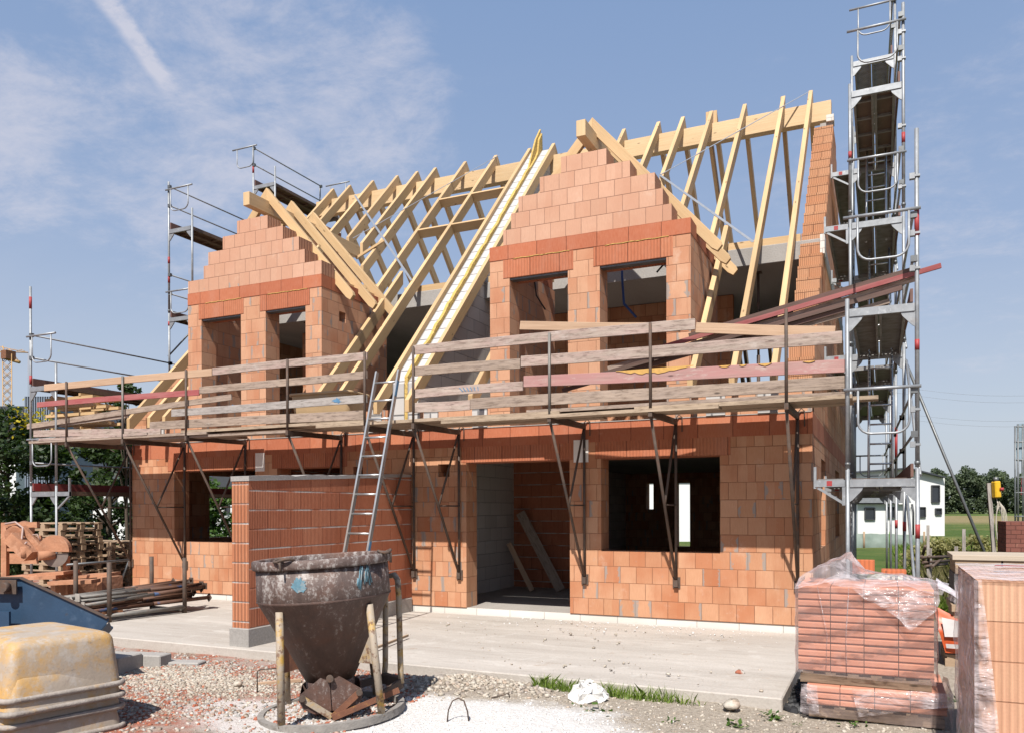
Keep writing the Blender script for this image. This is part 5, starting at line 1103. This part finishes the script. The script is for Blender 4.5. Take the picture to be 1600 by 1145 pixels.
S_L = stonemat('stone_rubble', [(0., (.26, .19, .145)), (.2, (.40, .32, .26)), (.42, (.50, .44, .37)), (.50, (.46, .17, .10)), (.72, (.36, .115, .07)), (.82, (.60, .55, .49)), (1., (.30, .29, .28))])
S_B = stonemat('stone_beige', [(0., (.34, .28, .22)), (.4, (.50, .44, .36)), (.7, (.60, .54, .46)), (.9, (.46, .36, .28)), (1., (.34, .31, .28))])
S_W = stonemat('stone_white', [(0., (.60, .57, .54)), (.5, (.76, .735, .71)), (1., (.86, .84, .82))])
S_K = stonemat('stone_black', [(0., (.018, .018, .02)), (.7, (.05, .05, .053)), (1., (.12, .12, .12))])
def reg(x0, x1, y0, y1, f=None):
    def r(R, n):
        P = np.stack([x0+(x1-x0)*R.random(n), y0+(y1-y0)*R.random(n)], 1)
        return P if f is None else P[f(P, R)]
    return r
nearf = lambda P, R: R.random(len(P)) < np.clip(1.25-.12*np.hypot(P[:, 0]+3, P[:, 1]+6), .15, 1)*np.clip(.35+1.2*hn(P[:, 0]*1.7+3, P[:, 1]*1.9), .12, 1)
tag(stones('rubble', 32000, S_L, reg(-9.5, -3.2, -8.2, -4.06, nearf), .005, .036, power=3.6, seed=1), kind='stuff')
tag(stones('coarse_gravel', 5200, S_B, lambda R, n: np.stack([-5.9+.8*R.standard_normal(n), -5.3+.28*R.standard_normal(n)], 1), .01, .034, .3, 2., 2), kind='stuff')
tag(stones('gravel', 9000, S_B, reg(-3.3, 2.6, -8., -4.08, lambda P, R: ((P[:, 0]+2.35)/1.35)**2+((P[:, 1]+5.9)/1.05)**2 > .8+.5*R.random(len(P))), .006, .030, power=3.6, seed=3), kind='stuff')
tag(stones('white_gravel', 4200, S_W, lambda R, n: np.stack([-2.35+1.0*R.standard_normal(n), -5.75+.5*R.standard_normal(n)], 1), .004, .022, power=3., seed=4), kind='stuff')
tag(stones('clods', 1100, S_B, lambda R, n: np.stack([-2.95+.42*R.standard_normal(n), -4.5+.16*R.standard_normal(n)], 1), .012, .05, .25, 2.4, 5), kind='stuff')
tag(stones('black_chippings', 900, S_K, reg(.06, .30, -4.0, -2.6), .03, .07, .2, 1.2, 6), kind='stuff')
tag(stones('crumbs', 520, S_B, lambda R, n: np.stack([-6+6*R.random(n), -3.9+3.7*R.random(n), np.full(n, .115)], 1), .004, .03, .2, 4., 8), kind='stuff')
tag(stones('mortar_crumbs', 700, S_W, lambda R, n: np.stack([-6.2+6.2*R.random(n)**1.2, -.05-1.1*R.random(n)**2.2, np.full(n, .115)], 1), .004, .022, .2, 3.5, 18), kind='stuff')
tag(stones('earth_heap', 420, S_B, lambda R, n: np.stack([1.55+.32*R.standard_normal(n), 8.8+.35*R.standard_normal(n), .25*R.random(n)], 1), .08, .24, .2, 1.2, 9), kind='stuff')
rr = random.Random(21)
for (px, py, s, lab, m) in ((1143, 1104, .085, 'pale rounded stone at the foot of the terrace edge', S_B), (372, 1008+60, .05, 'loose grey stone near the dividing wall end', S_B), (1156, 1050, .05, 'small brown clod lying on the terrace', S_L)):
    q = onZ(px, py, GZ+.05 if py != 1050 else -.1); mb = MB(); pts = []
    mb.lathe((q.x, q.y, q.z-.02), [(.001, 0), (s*.8, .0), (s, s*.5), (s*.7, s*.9), (.001, s)], 9)
    mb.v = [tuple(Vector(v)+Vector((rr.uniform(-1, 1), rr.uniform(-1, 1), rr.uniform(-1, 1)))*s*.18) for v in mb.v]; tag(mb.build('stone', m), lab, 'stone')
# white lump of plaster
c = onZ(918, 1092, -.2); mb = MB(); mb.lathe((c.x, c.y, -.25), [(.20, 0), (.20, .04), (.18, .08), (.16, .12), (.12, .15), (.09, .18), (.05, .19), (.001, .2)], 22, sm=False)
mb.v = [tuple(Vector(v)+Vector((rr.uniform(-1, 1), rr.uniform(-1, 1), rr.uniform(-1, 1)))*.045) for v in mb.v]; tag(mb.build('plaster_lump', plain('white_plaster', (.74, .72, .69), .95, 0, .1, 9., None, .01)), 'white crumbly lump of plaster in the grass at the terrace edge', 'lump')

# ------------------------------------------------------------------ plants
def leafmat(name, lo, hi, tr=.25, rough=.55):
    g = G(name); u, v, _ = g.sep(g.uv()); c = g.ramp(u, [(0., lo), (.6, tuple((a+b)/2 for a, b in zip(lo, hi))), (1., hi)])
    g.fin(c, rough, 0., .3); t = g.n.new('ShaderNodeBsdfTranslucent'); g.put(t.inputs[0], g.mix(1., c, (1.3, 1.4, .7), 'MULTIPLY')); mx = g.n.new('ShaderNodeMixShader'); mx.inputs[0].default_value = tr
    g.nt.links.new(g.b.outputs[0], mx.inputs[1]); g.nt.links.new(t.outputs[0], mx.inputs[2]); g.nt.links.new(mx.outputs[0], g.out.inputs[0]); return g.mat
def leaves(P, size, R, upb=.3, asp=.55):
    n = len(P); d = R.standard_normal((n, 3)); d[:, 2] = d[:, 2]*.7-.1; d /= np.linalg.norm(d, axis=1)[:, None]; nn = R.standard_normal((n, 3)); nn[:, 2] += upb*2
    s = np.cross(d, nn); s /= np.linalg.norm(s, axis=1)[:, None]+1e-9; L = (size*(.6+.8*R.random(n)))[:, None]
    V = np.stack([P-d*L*.5, P+s*L*asp*.5, P+d*L*.5, P-s*L*asp*.5], 1).reshape(-1, 3)
    F = np.arange(4*n).reshape(n, 4); return V, F
BARK = plain('bark', (.09, .065, .045), .9, 0, .35, 9., None, .01)
def tree(name, label, cat, base, h, rad, nclump, nleaf, lsize, mat, seed, group=None, trunk=.12, low=.25, flat=1., lean=0.):
    R = np.random.default_rng(seed); rr = random.Random(seed); base = Vector(base); t = thing(name, tuple(base), label, cat, group)
    mb = MB(); top = base+Vector((lean, 0, h*.8)); pts = [base+(top-base)*k/5+Vector((rr.uniform(-.05, .05)*h*.2, rr.uniform(-.05, .05)*h*.2, 0)) for k in range(6)]
    mb.tube(pts, [trunk*(1-.16*k) for k in range(6)], 8); ctr = []
    for k in range(nclump):
        th = rr.uniform(0, 2*PI); zf = low+(1-low)*rr.random()**.8; prof = math.sin(min(1, max(.08, (zf-low)/(1-low)*.86+.14))*PI)**.55; rad_k = rad*prof*(rr.random()**.45)
        c = base+Vector((lean*zf+math.cos(th)*rad_k, math.sin(th)*rad_k*flat, h*zf*.95)); ctr.append(c)
        if k < 16: a = pts[min(5, max(1, int(zf*5)))]; m = a+(c-a)*.5+Vector((0, 0, .05*h)); mb.tube([a, m, c], [trunk*.35, trunk*.22, trunk*.06], 5)
    mb.build('trunk', BARK, t); C = np.array([tuple(c) for c in ctr]); cs = rad*(.16+.2*R.random(nclump)); which = R.integers(0, nclump, nleaf)
    d = R.standard_normal((nleaf, 3)); d /= np.linalg.norm(d, axis=1)[:, None]; P = C[which]+d*(cs[which]*R.random(nleaf)**.4)[:, None]*np.array([1, 1, .75])
    V, F = leaves(P, lsize, R); tone = .5*R.random(nleaf)+.5*R.random(nclump)[which]; uv = np.repeat(np.stack([tone, tone], 1), 4, 0)
    o = npmesh('crown', V-np.array(tuple(base)), F, mat, False, uv); o.parent = t; return t
LF1 = leafmat('leaf_dark', (.014, .032, .008), (.055, .095, .022)); LF2 = leafmat('leaf_mid', (.022, .045, .010), (.085, .14, .03)); LF3 = leafmat('leaf_dusty', (.20, .20, .08), (.46, .42, .20), .35); LFY = leafmat('flower_yellow', (.30, .24, .01), (.62, .50, .03)); LFB = leafmat('leaf_bright', (.03, .075, .012), (.11, .19, .035))
def gtree(px, D, h, *a, **k): q = atD(px, 800, D); tree(a[0], a[1], a[2], (q.x, q.y, -.4), h, *a[3:], **k)
gtree(12, 25, 5.3, 'garden_tree', 'dense dark tree at the far left edge behind the block saw', 'tree', 2.0, 60, 9000, .17, LF1, 31, group='trees behind the gable scaffold', low=.02)
gtree(-40, 22, 4.8, 'garden_tree', 'dark tree partly cut by the left edge of the picture', 'tree', 1.9, 50, 6000, .17, LF1, 32, group='trees behind the gable scaffold', low=.05)
gtree(78, 27, 4.4, 'garden_tree', 'green tree with yellowish top right behind the front scaffold pole', 'tree', 1.5, 44, 6500, .16, LF2, 33, group='trees behind the gable scaffold', low=.03)
gtree(166, 26, 4.6, 'garden_tree', 'dark round tree between the scaffold and the house corner', 'tree', 1.45, 50, 8000, .16, LF1, 34, group='trees behind the gable scaffold', low=.08, lean=.25)
gtree(196, 24, 6.1, 'garden_tree', 'slender tree whose loose top twigs show above the red guard board', 'tree', .75, 26, 1300, .16, LF1, 35, group='trees behind the gable scaffold', low=.55, trunk=.07)
gtree(205, 30, 3.6, 'garden_tree', 'small tree close to the house corner behind the lower pallet stack', 'tree', 1.2, 30, 4000, .16, LF2, 36, group='trees behind the gable scaffold', low=.03)
gtree(333, 33, 3.3, 'garden_bush', 'bright green bush seen through the far window opening', 'bush', 1.5, 40, 5000, .17, LFB, 37, low=.02)
q = atD(58, 655, 24.5); R = np.random.default_rng(5); P = np.array(tuple(q))+R.standard_normal((260, 3))*np.array([.42, .3, .22]); V, F = leaves(P, .11, R); tag(npmesh('yellow_flowers', V, F, LFY, uv=np.repeat(R.random((260, 2)), 4, 0)), 'yellow flowering twigs on top of the garden hedge', 'flowers', kind='stuff')
# grass and weeds: uncountable
def blades(name, P, h, w, mat, seed, spread=.5):
    R = np.random.default_rng(seed); n = len(P); a = R.random(n)*6.283; hh = h*(.4+.9*R.random(n)); t = np.stack([np.cos(a), np.sin(a), np.zeros(n)], 1); lean = R.standard_normal((n, 3))*spread; lean[:, 2] = 0
    ww = w*(.6+.8*R.random(n)); b0 = P-t*ww[:, None]*.5; b1 = P+t*ww[:, None]*.5; m = P+lean*hh[:, None]*.35+np.array([0, 0, 1])*hh[:, None]*.6; tip = P+lean*hh[:, None]+np.array([0, 0, 1])*hh[:, None]
    V = np.stack([b0, b1, m+t*ww[:, None]*.35, tip, m-t*ww[:, None]*.35], 1).reshape(-1, 3); F = np.arange(5*n).reshape(n, 5)
    return npmesh(name, V, F, mat, False, np.repeat(R.random((n, 2)), 5, 0))
GR = leafmat('grass_blade', (.10, .17, .02), (.32, .42, .09), .4); GRD = leafmat('dry_grass', (.10, .10, .035), (.28, .24, .11), .3)
def onground(x, y): return np.stack([x, y, gz(x, y)-.01], 1)
R = np.random.default_rng(12)
t = np.clip(np.concatenate([R.normal(m, .05, k) for m, k in ((.05, 150), (.2, 120), (.38, 90), (.55, 150), (.7, 130), (.85, 90), (.97, 40))]), 0, 1.1); x = -2.35+1.55*t; P = onground(x, -4.10-.20*R.random(len(t))*(1-.4*t)-.05*t)
tag(blades('grass', P, .12, .009, GR, 1), kind='stuff')
n = 42000; D = 12+ 26*R.random(n)**1.3; pxs = R.uniform(1300, 1640, n); q = np.array([tuple(atD(a, 800, d)) for a, d in zip(pxs, D)]); q = q[(q[:, 1] > 3.2) & (q[:, 0] > 1.35)]
tag(blades('field_grass', onground(q[:, 0], q[:, 1]), .32, .03, GR, 2), kind='stuff')
n = 9000; D = 13.5+14*R.random(n); pxs = 1440+190*R.random(n); q = np.array([tuple(atD(a, 800, d)) for a, d in zip(pxs, D)]); q = q[(q[:, 1] > 3.4)]
tag(blades('dry_weeds', onground(q[:, 0], q[:, 1]), .55, .022, GRD, 3, .3), kind='stuff')
n = 5000; x = R.uniform(-17.5, -13.6, n); y = R.uniform(2.6, 7, n); tag(blades('side_grass', onground(x, y), .25, .03, GR, 4), kind='stuff')
for i, (px, D, h, r, lab, m, nl) in enumerate(((1470, 20, 1.15, 1.0, 'dusty green shrub in the field just right of the tower', LF3, 2600), (1518, 22, 1.2, 1.1, 'wide dusty shrub behind the raking strut foot', LF3, 2800), (1568, 15, .95, .5, 'green shrub with larger leaves beside the red paving block', LFB, 1300), (1590, 21, 1.3, 1.0, 'dusty shrub behind the socket post at the picture edge', LF3, 2400))):
    gtree(px, D, h, 'field_shrub', lab, 'shrub', r, 26, nl, .11, m, 60+i, group='shrubs in the field', low=.05, trunk=.03)
def weed(px, py, lab, n, s, seed, z=GZ, wide=.5):
    R = np.random.default_rng(seed); c = onZ(px, py, z); P = np.array(tuple(c))+np.array([0, 0, .02])+R.standard_normal((n, 3))*np.array([s*.5, s*.4, s*.16]); P[:, 2] = np.maximum(P[:, 2], z+.01)
    V, F = leaves(P, s*.5, R, 1.5, wide); tag(npmesh('weed', V, F, LFB, uv=np.repeat(R.random((n, 2)), 4, 0)), lab, 'weed')
weed(1335, 1132, 'arching weed in the gravel before the stacked brick bundles', 16, .09, 1); weed(1213, 1124, 'leafy green weed by the front corner of the terrace', 34, .11, 2); weed(930, 1112, 'broad leaved weed beside the plaster lump', 16, .17, 3); weed(1145, 1133, 'small weed cluster in the gravel right of the plaster lump', 18, .12, 4); weed(1082, 1103, 'tiny weed at the right end of the grass strip', 12, .08, 5); weed(1245, 1135, 'very small weed closest to the brick bundles', 8, .06, 6); weed(1499, 1097, 'lone weed between the two brick pallets', 20, .10, 7); weed(1050, 1128, 'sparse little weed in the pale gravel in front', 10, .08, 8)

# ------------------------------------------------------------------ background
WALLW = plain('white_render', (.80, .80, .79), .85, 0, .05, .6); WALLG = plain('pale_render', (.60, .61, .60), .85, 0, .06, .6); ROOFD = plain('dark_roof_tiles', (.045, .05, .06), .6, 0, .2, 3.); GLASS = plain('dark_window_glass', (.035, .04, .05), .15, 0, .2, 1.5); FRAME = plain('dark_window_frame', (.05, .05, .055), .5)
def hwin(par, a, b, D, dd=.06):
    p = atD(*a, D); q = atD(*b, D); u = Vector((RT.x, RT.y, 0)).normalized(); n = Vector((-FW.x, -FW.y, 0)).normalized()
    w = (q-p).dot(u); h = p.z-q.z; P = [p+n*dd, p+u*w+n*dd, p+u*w+n*dd-Vector((0, 0, h)), p+n*dd-Vector((0, 0, h))]
    mb = MB()
    for i in range(4): A_, B_ = P[i], P[(i+1) % 4]; mb.beam(A_, B_, .07, .12, up=tuple(n))
    f = mb.build('window', FRAME, par); mb = MB(); mb.poly([p_-n*.03 for p_ in P][::-1]); mb.build('pane', GLASS, f)
def facing_block(nm, par, mat, poly, D, depth):
    """front outline at distance D, standing square to the view axis direction used by the far houses"""
    u = Vector((RT.x, RT.y, 0)).normalized(); f = Vector((FW.x, FW.y, 0)).normalized(); F_ = [atD(*q, D) for q in poly]; B_ = [p+f*depth for p in F_]; mb = MB()
    mb.poly(F_); mb.poly(B_[::-1])
    for i in range(len(F_)): j = (i+1) % len(F_); mb.poly([F_[i], B_[i], B_[j], F_[j]])
    return mb.build(nm, mat, par)
q = atD(1440, 838, 56); wh = thing('white_house', (q.x, q.y, -.3), 'white modern house with sloping flat roof beyond the field, right of the tower', 'house')
facing_block('wall', wh, WALLW, [(1290, 842), (1476, 842), (1476, 746), (1437, 736), (1421, 732), (1290, 742)], 56, 9); facing_block('roof', wh, ROOFD, [(1286, 742), (1421, 732), (1478, 746), (1478, 744), (1421, 729.5), (1286, 739.5)], 55.6, 9.6)
facing_block('roof', wh, plain('grey_roof', (.24, .25, .27), .6), [(1340, 785), (1424, 785), (1418, 772), (1350, 772)], 54.2, 2.); facing_block('wall', wh, WALLW, [(1340, 838), (1424, 838), (1424, 787), (1340, 787)], 54.6, 1.3)
for a, b, D in (((1455, 758), (1467, 784), 56), ((1461, 794), (1470, 803), 56), ((1435, 792), (1445, 807), 56), ((1385, 792), (1397, 808), 54.6), ((1351, 793), (1366, 811), 54.6)): hwin(wh, a, b, D)
mb = MB(); mb.tube([atD(1425, 787, 54.4), atD(1427, 800, 54.3), atD(1427, 838, 54.3)], .07, 6); mb.build('downpipe', FRAME, wh)
q = atD(1395, 850, 40); ms = thing('mesh_fence', (q.x, q.y, -.4), 'low green mesh fence with light green post before the white house', 'fence'); g = G('green_mesh'); g.fin(g.ramp(g.noise(g.pos(), 1.3, 4.), [(.3, (.20, .26, .22)), (.7, (.34, .40, .36))]), .8)
mb = MB(); u = Vector((RT.x, RT.y, 0)).normalized(); sheet(mb, [[atD(1300, 862, 40), atD(1395, 858, 40), atD(1444, 856, 40)], [atD(1300, 832, 40), atD(1395, 834, 40), atD(1446, 836, 40)]], 40, 6, .10, 3., 2.); mb.build('mesh', g.mat, ms)
for px, m in ((1391, plain('lime_post', (.25, .6, .05), .5)), (1444, PALW), (1350, PALW)): p = atD(px, 830, 39.9); mb = MB(); mb.tube([(p.x, p.y, -.5), p], .05, 6); mb.build('post', m, ms)
# far wood on the right: reads as one mass
R = np.random.default_rng(44); D0 = 235; nC = 1700; pxs = R.uniform(1360, 1860, nC); zc = .3+R.random(nC)**.85*11.6*(.9+.05*np.sin(pxs*.03)+.09*np.sin(pxs*.13)+.06*np.sin(pxs*.41)); C = np.array([tuple(atD(a, 805, D0+R.uniform(-6, 14))) for a in pxs]); C[:, 2] = zc
n = 120000; w = R.integers(0, nC, n); d = R.standard_normal((n, 3)); d /= np.linalg.norm(d, axis=1)[:, None]; P = C[w]+d*(1.25*R.random(n)**.35)[:, None]; V, F = leaves(P, .62, R, .6, .8)
tone = .35*R.random(n)+.65*R.random(nC)[w]; tag(npmesh('forest', V, F, leafmat('hazed_forest_leaf', (.06, .085, .055), (.15, .185, .10), .2), uv=np.repeat(np.stack([tone, tone], 1), 4, 0)), 'dark green wood along the far side of the field', 'forest', kind='stuff')  # distance haze painted into the leaf colours, lighter and greyer
# houses on the left
q = atD(110, 780, 42); lh = thing('neighbour_house', (q.x, q.y, -.4), 'white neighbour house with dark pitched roof behind the garden trees', 'house')
facing_block('wall', lh, WALLW, [(60, 850), (250, 850), (250, 705), (150, 640), (60, 705)], 42, 8)
facing_block('roof', lh, ROOFD, [(40, 716), (150, 640), (262, 716), (262, 708), (150, 628), (40, 708)], 41.5, 9)
facing_block('roof', lh, plain('dark_solar_roof', (.05, .065, .09), .3, .1, .2, .8), [(100, 728), (172, 728), (206, 640), (150, 640)], 41.0, .3)
hwin(lh, (170, 760), (182, 790), 42); hwin(lh, (100, 770), (112, 800), 42)
q = atD(340, 800, 46); l2 = thing('neighbour_house', (q.x, q.y, -.4), 'white neighbour house with dark hipped roof seen through the far window opening', 'house')
facing_block('wall', l2, WALLW, [(300, 850), (420, 850), (420, 758), (300, 758)], 46, 8); facing_block('roof', l2, ROOFD, [(296, 760), (424, 760), (385, 738), (345, 738)], 45.5, 9); hwin(l2, (352, 778), (358, 800), 46)
q = atD(1045, 850, 48); l4 = thing('neighbour_house', (q.x, q.y, -.4), 'white house wall glimpsed through the narrow rear openings behind the large window', 'house')
facing_block('wall', l4, WALLW, [(985, 848), (1105, 848), (1105, 742), (985, 742)], 48, 6); facing_block('roof', l4, ROOFD, [(980, 742), (1110, 742), (1090, 722), (1000, 722)], 47.6, 7)
q = atD(15, 700, 55); l3 = thing('neighbour_house', (q.x, q.y, -.4), 'dark roofed house at the far left edge beneath the crane', 'house')
facing_block('roof', l3, ROOFD, [(-60, 690), (30, 690), (38, 634), (-20, 634)], 55, 8); facing_block('wall', l3, WALLW, [(-50, 850), (25, 850), (25, 692), (-50, 692)], 55.5, 8)
q = atD(60, 660, 30); sl_ = thing('metal_shed', (q.x, q.y, -.4), 'blue grey corrugated metal shed top rising behind the front scaffold pole', 'shed')
mb = MB(); a = atD(39, 850, 30); b = atD(80, 850, 30); f = Vector((FW.x, FW.y, 0)).normalized(); top = atD(39, 619, 30).z; n = 22
for i in range(n): p = a+(b-a)*(i/n); p2 = a+(b-a)*((i+1)/n); o_ = f*(.04 if i % 2 else 0); mb.poly([(p+o_).to_tuple()[:2]+(-.4,), (p2+o_).to_tuple()[:2]+(-.4,), (p2+o_).to_tuple()[:2]+(top,), (p+o_).to_tuple()[:2]+(top,)])
for p0, p1 in ((b, b+f*3), (b+f*3, a+f*3), (a+f*3, a)): mb.poly([(p0.x, p0.y, -.4), (p1.x, p1.y, -.4), (p1.x, p1.y, top), (p0.x, p0.y, top)])
mb.build('cladding', plain('blue_grey_cladding', (.22, .27, .33), .5, .2, .1, 1.), sl_); mb = MB(); mb.poly([(p.x, p.y, top) for p in (a, b, b+f*3, a+f*3)]); mb.build('roof', ROOFD, sl_)
# crane
CRY = plain('crane_yellow', (.50, .30, .12), .6, 0, .2, 1.); q = atD(12, 800, 95); cr = thing('tower_crane', (q.x, q.y, -.4), 'distant yellow tower crane with lattice mast at the left edge', 'crane')
mb = MB(); base = [atD(px, 800, d) for px, d in ((5, 95), (19, 95), (19, 96.2), (5, 96.2))]; z0, z1 = 5., atD(12, 553, 95).z
for p in base: mb.tube([(p.x, p.y, -.4), (p.x, p.y, z1)], .06, 5)
nseg = 16
for k in range(nseg):
    za, zb_ = z0+(z1-z0)*k/nseg, z0+(z1-z0)*(k+1)/nseg
    for i in range(4): p, p2 = base[i], base[(i+1) % 4]; mb.tube([(p.x, p.y, za), (p2.x, p2.y, zb_)], .035, 4); mb.tube([(p2.x, p2.y, za), (p.x, p.y, zb_)], .035, 4)
mb.build('mast', CRY, cr)
mb = MB()
def jl(a, b, r=.06): mb.tube([atD(*a, 95.5), atD(*b, 95.5)], r, 5)
jl((-60, 548), (44, 551), .07); jl((-10, 540), (44, 551), .04); jl((-10, 540), (-60, 546), .04); jl((4, 541), (8, 553), .09); jl((14, 545), (30, 565), .05); jl((10, 560), (31, 566), .2); jl((44, 551), (44, 620), .015)
for k in range(9): jl((-60+11*k, 548), (-54+11*k, 544+k*.3), .03); jl((-54+11*k, 544+.3*k), (-49+11*k, 549), .03)
mb.build('jib', CRY, cr); mb = MB(); a = atD(9, 549, 95.3); b = atD(17, 562, 95.3); mb.box((min(a.x, b.x), a.y-.6, b.z), (max(a.x, b.x)+.4, a.y+.6, a.z)); mb.build('slewing_unit', RUSTR, cr)
# second scaffold with net at the right edge
q = atD(1592, 836, 34); s2 = thing('netted_scaffold', (q.x, q.y, -.3), 'dark scaffold with bluish safety net at the right picture edge', 'scaffold')
for px in (1586, 1590.5, 1598, 1625): p = atD(px, 662 if px > 1586 else 665, 34); mb = MB(); mb.tube([(p.x, p.y, -.3), p], .035, 6); mb.build('standard', GALVD, s2)
for py in (666, 690, 718, 745, 769, 806, 832): mb = MB(); mb.tube([atD(1585, py, 34), atD(1640, py, 34)], .03, 6); mb.build('ledger', GALVD, s2)
mb = MB(); sheet(mb, [[atD(1589, 720, 34.6), atD(1660, 720, 34.6)], [atD(1589, 662, 34.6), atD(1660, 655, 34.6)]], 8, 8, .1, 2., 1.5); mb.build('safety_net', plain('blue_net', (.26, .34, .40), .7, 0, .2, 1.), s2)
mb = MB(); mb.poly([atD(1596, 745, 34.9), atD(1660, 745, 34.9), atD(1660, 720, 34.9), atD(1596, 720, 34.9)]); mb.poly([atD(1595, 772, 34.8), atD(1660, 772, 34.8), atD(1660, 746, 34.8), atD(1596, 746, 34.8)], None, 1); mb.build('panel', [plain('green_panel', (.14, .20, .12), .7), plain('red_panel', (.28, .05, .06), .7)], s2)
for i, (y0, y1) in enumerate(((600, 606), (610, 617), (641, 644), (649, 653))):
    mb = MB(); a = atD(1380, y0, 180); b = atD(1760, y1, 150); mb.tube([a+(b-a)*t+Vector((0, 0, -2.0*math.sin(PI*t))) for t in np.linspace(0, 1, 12)], .022, 4); tag(mb.build('power_line', GALVD), 'thin overhead power line crossing the sky right of the tower', 'power line', 'power lines over the field')

# ------------------------------------------------------------------ light and sky
sun = bpy.data.objects.new('sun', bpy.data.lights.new('sun', 'SUN')); COL.objects.link(sun)
sd_ = Vector((.14, -1, 1.28)).normalized(); sun.rotation_euler = sd_.to_track_quat('Z', 'Y').to_euler()
sun.data.energy = 5.0; sun.data.angle = math.radians(.53); sun.data.color = (1., .955, .89)
w = bpy.data.worlds.new('World'); SC.world = w; w.use_nodes = True; nt = w.node_tree; nt.nodes.clear()
class WG(G):
    def __init__(s): s.nt = nt; s.n = nt.nodes
g = WG(); sky = g.n.new('ShaderNodeTexSky'); sky.sky_type = 'NISHITA'; sky.sun_disc = False; sky.sun_elevation = math.asin(sd_.z); sky.sun_rotation = math.atan2(sd_.x, sd_.y)
sky.air_density = 1.; sky.dust_density = 1.6; sky.ozone_density = 1.0
d = g.n.new('ShaderNodeTexCoord').outputs['Generated']; dx, dy, dz = g.sep(d)
zz = g.math('MAXIMUM', dz, .02); pl = g.vec(g.math('DIVIDE', dx, g.math('ADD', zz, .18)), g.math('DIVIDE', dy, g.math('ADD', zz, .18)))
def dirpt(px, py): v = ray(px, py).normalized(); return v
def spot(px, py, wpx, soft=1.):
    v = dirpt(px, py); n = g.n.new('ShaderNodeVectorMath'); n.operation = 'DOT_PRODUCT'; g.put(n.inputs[0], d); n.inputs[1].default_value = v
    return g.ss(n.outputs['Value'], math.cos(wpx/CF), 1., 0., 1.)
n1 = g.noise(g.vmul(pl, (1., 1.35, 1.)), 2.9, 10., .68, dist=.35); n2 = g.noise(pl, 9., 8., .7, dist=.3); n3 = g.noise(g.vmul(pl, (.5, 1.6, 1.)), 1.3, 6., .6)
body = g.math('ADD', g.math('MULTIPLY', n1, .68), g.math('MULTIPLY', n2, .38))
area = None
for s_ in ((370, 200, 330), (560, 190, 200), (320, 330, 150), (-10, 180, 150), (85, 155, 80), (10, 250, 130), (1520, 260, 420)):
    q = g.math('MULTIPLY', spot(*s_), .45 if s_[0] > 1000 else 1.); area = q if area is None else g.math('MAXIMUM', area, q)
cl = g.math('MULTIPLY', g.math('MULTIPLY', g.ss(g.math('ADD', body, g.math('MULTIPLY', area, .24)), .60, .92), g.ss(area, 0., .55)), .8)
cl = g.math('ADD', cl, g.math('MULTIPLY', g.ss(n3, .48, .8), .10))
a, b = dirpt(165, 0), dirpt(245, 110); nn = a.cross(b).normalized(); n = g.n.new('ShaderNodeVectorMath'); n.operation = 'DOT_PRODUCT'; g.put(n.inputs[0], d); n.inputs[1].default_value = nn
dist = g.math('ABSOLUTE', g.math('ADD', n.outputs['Value'], g.math('MULTIPLY', g.math('SUBTRACT', n2, .5), .016)))
mid = dirpt(180, 20); e2 = g.n.new('ShaderNodeVectorMath'); e2.operation = 'DOT_PRODUCT'; g.put(e2.inputs[0], d); e2.inputs[1].default_value = mid
con = g.math('MULTIPLY', g.ss(dist, .003, .013, 1., 0.), g.ss(e2.outputs['Value'], math.cos(112/CF), math.cos(60/CF))); con = g.math('MULTIPLY', con, g.ss(n2, .25, .65, .5, 1.))
cl = g.math('MINIMUM', g.math('ADD', cl, g.math('MULTIPLY', con, .8)), .95)
base = g.ramp(g.ss(dz, 0., .75), [(0., (4.5, 4.85, 5.6)), (.35, (2.95, 3.8, 5.5)), (1., (1.85, 2.95, 5.15))])
c = g.mix(.72, sky.outputs[0], base); c = g.mix(g.math('MULTIPLY', cl, .7), c, (5.9, 5.7, 6.2))
bg = g.n.new('ShaderNodeBackground'); g.put(bg.inputs[0], c); bg.inputs[1].default_value = .08
out = g.n.new('ShaderNodeOutputWorld'); nt.links.new(bg.outputs[0], out.inputs[0])
SC.view_settings.view_transform = 'Standard'; SC.view_settings.look = 'None'; SC.view_settings.exposure = .68; SC.view_settings.gamma = 1.
SC.cycles.max_bounces = 8; SC.cycles.transparent_max_bounces = 16
